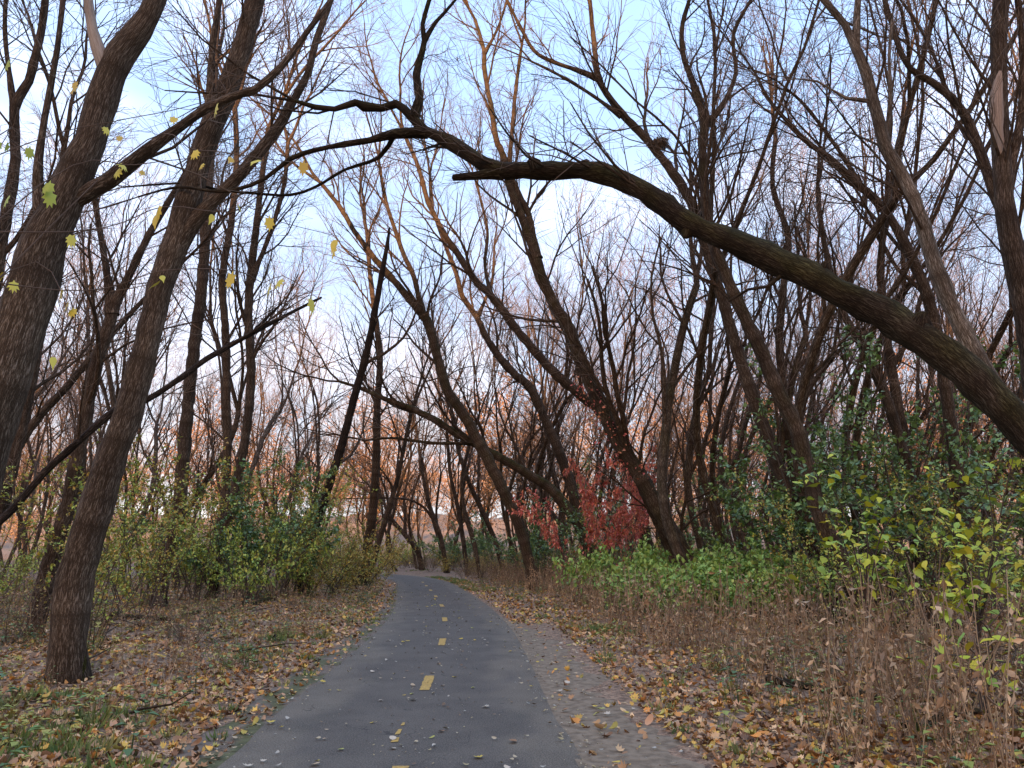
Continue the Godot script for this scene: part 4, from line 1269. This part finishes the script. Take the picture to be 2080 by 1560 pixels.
func build_litter() -> void:
	var shapes := []
	for k in 3:
		var b := MB.new()
		b.outline([maple_outline(), oval_outline(0.3), oval_outline(0.38)][k], [0.7, 0.9, -0.6][k], Color.WHITE, [0.5, 0.8, -0.6][k])
		shapes.append(b.mesh(M.dry_leaf))
	for k in 3:
		var xf := []
		var cols := PackedColorArray()
		for i in 50000:
			var z := -lerpf(4.6, 44.0, pow(rng.randf(), 1.9))
			var half := 3.5 - z * 0.62
			var x := rng.randf_range(-half, half)
			var d := x - cx(z)
			if d > -HALF - 0.05 and d < HALF + 0.1:
				continue
			if d > 0.0 and z > -17.0 and d < HALF + 0.85 and rng.randf() < 0.93:      # the trodden soil keeps few
				continue
			if d < 0.0 and d > -HALF - 0.4 and rng.randf() < 0.6:
				continue
			if noise.get_noise_2d(x * 9.0, z * 9.0) < -0.1 and rng.randf() < 0.3:      # drifts and thin places
				continue
			var s := lerpf(0.025, 0.115, pow(rng.randf(), 1.4)) * (1.0 if z > -14.0 else 1.25)
			var bs := Basis.from_euler(Vector3(rng.randfn(0, 0.42), rng.randf() * TAU, rng.randfn(0, 0.42))) * Basis.from_scale(Vector3(s * rng.randf_range(0.55, 1.0), s * rng.randf_range(0.4, 2.2), s))
			xf.append(Transform3D(bs, Vector3(x, height(x, z) + rng.randf_range(0.005, 0.035), z)))
			cols.append(litter_color())
		scatter("leaf_litter", shapes[k], xf, cols, ["carpet of fallen tan and brown maple leaves", "carpet of curled brown leaves on the forest floor", "carpet of dry pointed leaves under the trees"][k], "leaf litter")
	# crumbs and small leaves blown onto the asphalt
	var xf := []
	var cols := PackedColorArray()
	for i in 2900:
		var z := -lerpf(4.6, 40.0, pow(rng.randf(), 1.5))
		var d := rng.randf_range(-HALF, HALF + (0.9 if z > -15.0 else 0.0))
		if i % 2 == 0:                 # gathered along both edges
			d = (HALF + rng.randfn(0.02, 0.09)) * (1.0 if i % 4 == 0 else -1.0)
		elif rng.randf() < 0.35:
			d = rng.randfn(0.1, 0.35)
		var s := rng.randf_range(0.008, 0.028) if rng.randf() < 0.8 else rng.randf_range(0.03, 0.06)
		xf.append(Transform3D(Basis.from_euler(Vector3(rng.randfn(0, 0.2), rng.randf() * TAU, rng.randfn(0, 0.2))).scaled(Vector3.ONE * s), Vector3(cx(z) + d, 0.036 if absf(d) < HALF else 0.03, z)))
		cols.append([Color(0.44, 0.37, 0.24), Color(0.36, 0.3, 0.16), Color(0.24, 0.17, 0.1), Color(0.42, 0.4, 0.33), Color(0.16, 0.11, 0.07)][rng.randi() % 5])
	scatter("leaf_crumbs", shapes[1], xf, cols, "crumbs and small blown leaves on the asphalt", "leaf litter")
	# the leaves on the trail and the soil that one can pick out singly
	var kinds := [["yellow", Color(0.6, 0.44, 0.07)], ["tan", Color(0.48, 0.36, 0.22)], ["pale", Color(0.56, 0.48, 0.36)], ["brown", Color(0.3, 0.17, 0.09)], ["yellow-green", Color(0.4, 0.4, 0.1)]]
	var ms := []
	for c in kinds:
		for q in [maple_outline(), oval_outline(0.32)]:
			var b := MB.new()
			b.outline(q, 0.45, c[1], 0.35)
			ms.append(b.mesh(M.dry_leaf))
	for i in 170:
		var z := -lerpf(5.6, 30.0, pow(rng.randf(), 1.5))
		var soil := i % 4 == 0
		if soil:
			z = rng.randf_range(-14.0, -5.4)
		var d := rng.randf_range(HALF + 0.08, HALF + 0.8) if soil else rng.randf_range(-HALF + 0.05, HALF - 0.05)
		var c := [0, 1, 1, 2, 2, 3, 4, 0][rng.randi() % 8] as int
		var m: int = rng.randi() % 2
		var o := place(numbered("fallen_leaf"), ms[c * 2 + m], self)
		o.basis = Basis.from_euler(Vector3(rng.randfn(0, 0.12), rng.randf() * TAU, rng.randfn(0, 0.12))).scaled(Vector3.ONE * rng.randf_range(0.04, 0.095))
		o.position = Vector3(cx(z) + d, 0.034, z)
		var ground_words := "the bare dirt shoulder" if soil else "the grey asphalt"
		tag(o, "%s %s leaf lying on %s" % [kinds[c][0], ["lobed", "oval"][m], ground_words], "leaf", "fallen leaves on " + ground_words)

# ---------------------------------------------------------------- nests, logs and sticks
func build_small() -> void:
	for a in [[1342, 292, 30, 19.9, "round leaf nest in the fork of the tree crossing behind the arch"], [1657, 540, 22, 17.0, "small twig nest in the bowed tree behind the pale dead one"]]:
		var c := at(a[0], a[1], a[3])
		var r: float = a[2] * 0.5 * metres(a[0], a[1], a[3])
		var t := thing("squirrel_nest", a[4], "nest", c)
		var b := MB.new()
		for k in 420:
			var o := rand_dir() * Vector3(1, 0.8, 1)
			b.leaf(o * r * rng.randf_range(0.5, 1.0), rand_dir(), o, r * rng.randf_range(0.3, 0.6), 0.3, Color(0.11, 0.075, 0.05) * rng.randf_range(0.6, 1.4))
		part("leaves", b, M.dry_leaf, t, true)
		var w := MB.new()
		for k in 60:
			var o := rand_dir() * r
			var e := (o + rand_dir() * r * 0.9)
			w.twig(PackedVector3Array([o * 0.6, e]), 0.006, 0.003, TWIG)
		part("twigs", w, M.twig, t, true)
	for a in [[1640, 1268, 1960, 1285, 0.16, "mossy fallen log lying behind the dead stalks"], [1690, 1262, 1560, 1290, 0.07, "thin fallen log crossing behind the dead stalks"], [1560, 1395, 1900, 1440, 0.05, "rotten branch lying under the dead stalks"], [225, 1262, 345, 1268, 0.07, "short fallen log in the leaf litter by the upright trunks"], [560, 1225, 370, 1262, 0.05, "fallen branch among the seedlings by the upright trunks"], [30, 1262, 110, 1275, 0.06, "fallen branch lying behind the mossy-footed trunk"], [1840, 1520, 1990, 1490, 0.045, "broken branch on the leaves under the low sprout"]]:
		var p0 := on_ground(a[0], a[1])
		var p1 := on_ground(a[2], a[3])
		var t := thing("fallen_log", a[5], "log", p0)
		var pts := PackedVector3Array()
		var rad := PackedFloat32Array()
		for k in 9:
			var q := p0.lerp(p1, k / 8.0)
			q.y = height(q.x, q.z) + a[4] * 0.7 + 0.03 * sin(k * 1.9)
			pts.append(q - p0)
			rad.append(a[4] * lerpf(1.0, 0.65, k / 8.0))
		var b := MB.new()
		b.tube(pts, rad, 9, Color(0.11, 0.09, 0.07), 0.15, noise, 0.5)
		part("trunk", b, M.bark, t)
	for k in 40:
		var z := -rng.randf_range(6.0, 22.0)
		var x := cx(z) + (-rng.randf_range(2.4, 9.0) if k % 3 else rng.randf_range(3.2, 8.0))
		var an := rng.randf() * TAU
		var l := rng.randf_range(0.6, 1.8)
		var b := MB.new()
		var p := PackedVector3Array()
		for i in 4:
			var q := Vector3(cos(an) * l * i / 3.0 + rng.randfn(0, 0.05), 0, sin(an) * l * i / 3.0 + rng.randfn(0, 0.05))
			q.y = height(x + q.x, z + q.z) - height(x, z) + 0.04 + 0.1 * rng.randf() * i
			p.append(q)
		b.tube(p, PackedFloat32Array([0.014, 0.012, 0.009, 0.005]), 5, Color(0.17, 0.14, 0.115), 0.1, noise)
		var o := part(numbered("fallen_stick"), b, M.bark, self)
		o.position = Vector3(x, height(x, z), z)
		tag(o, "thin fallen stick on the leaf litter " + ("across from the dirt shoulder" if k % 3 else "among the dead stalks"), "stick", "fallen sticks")
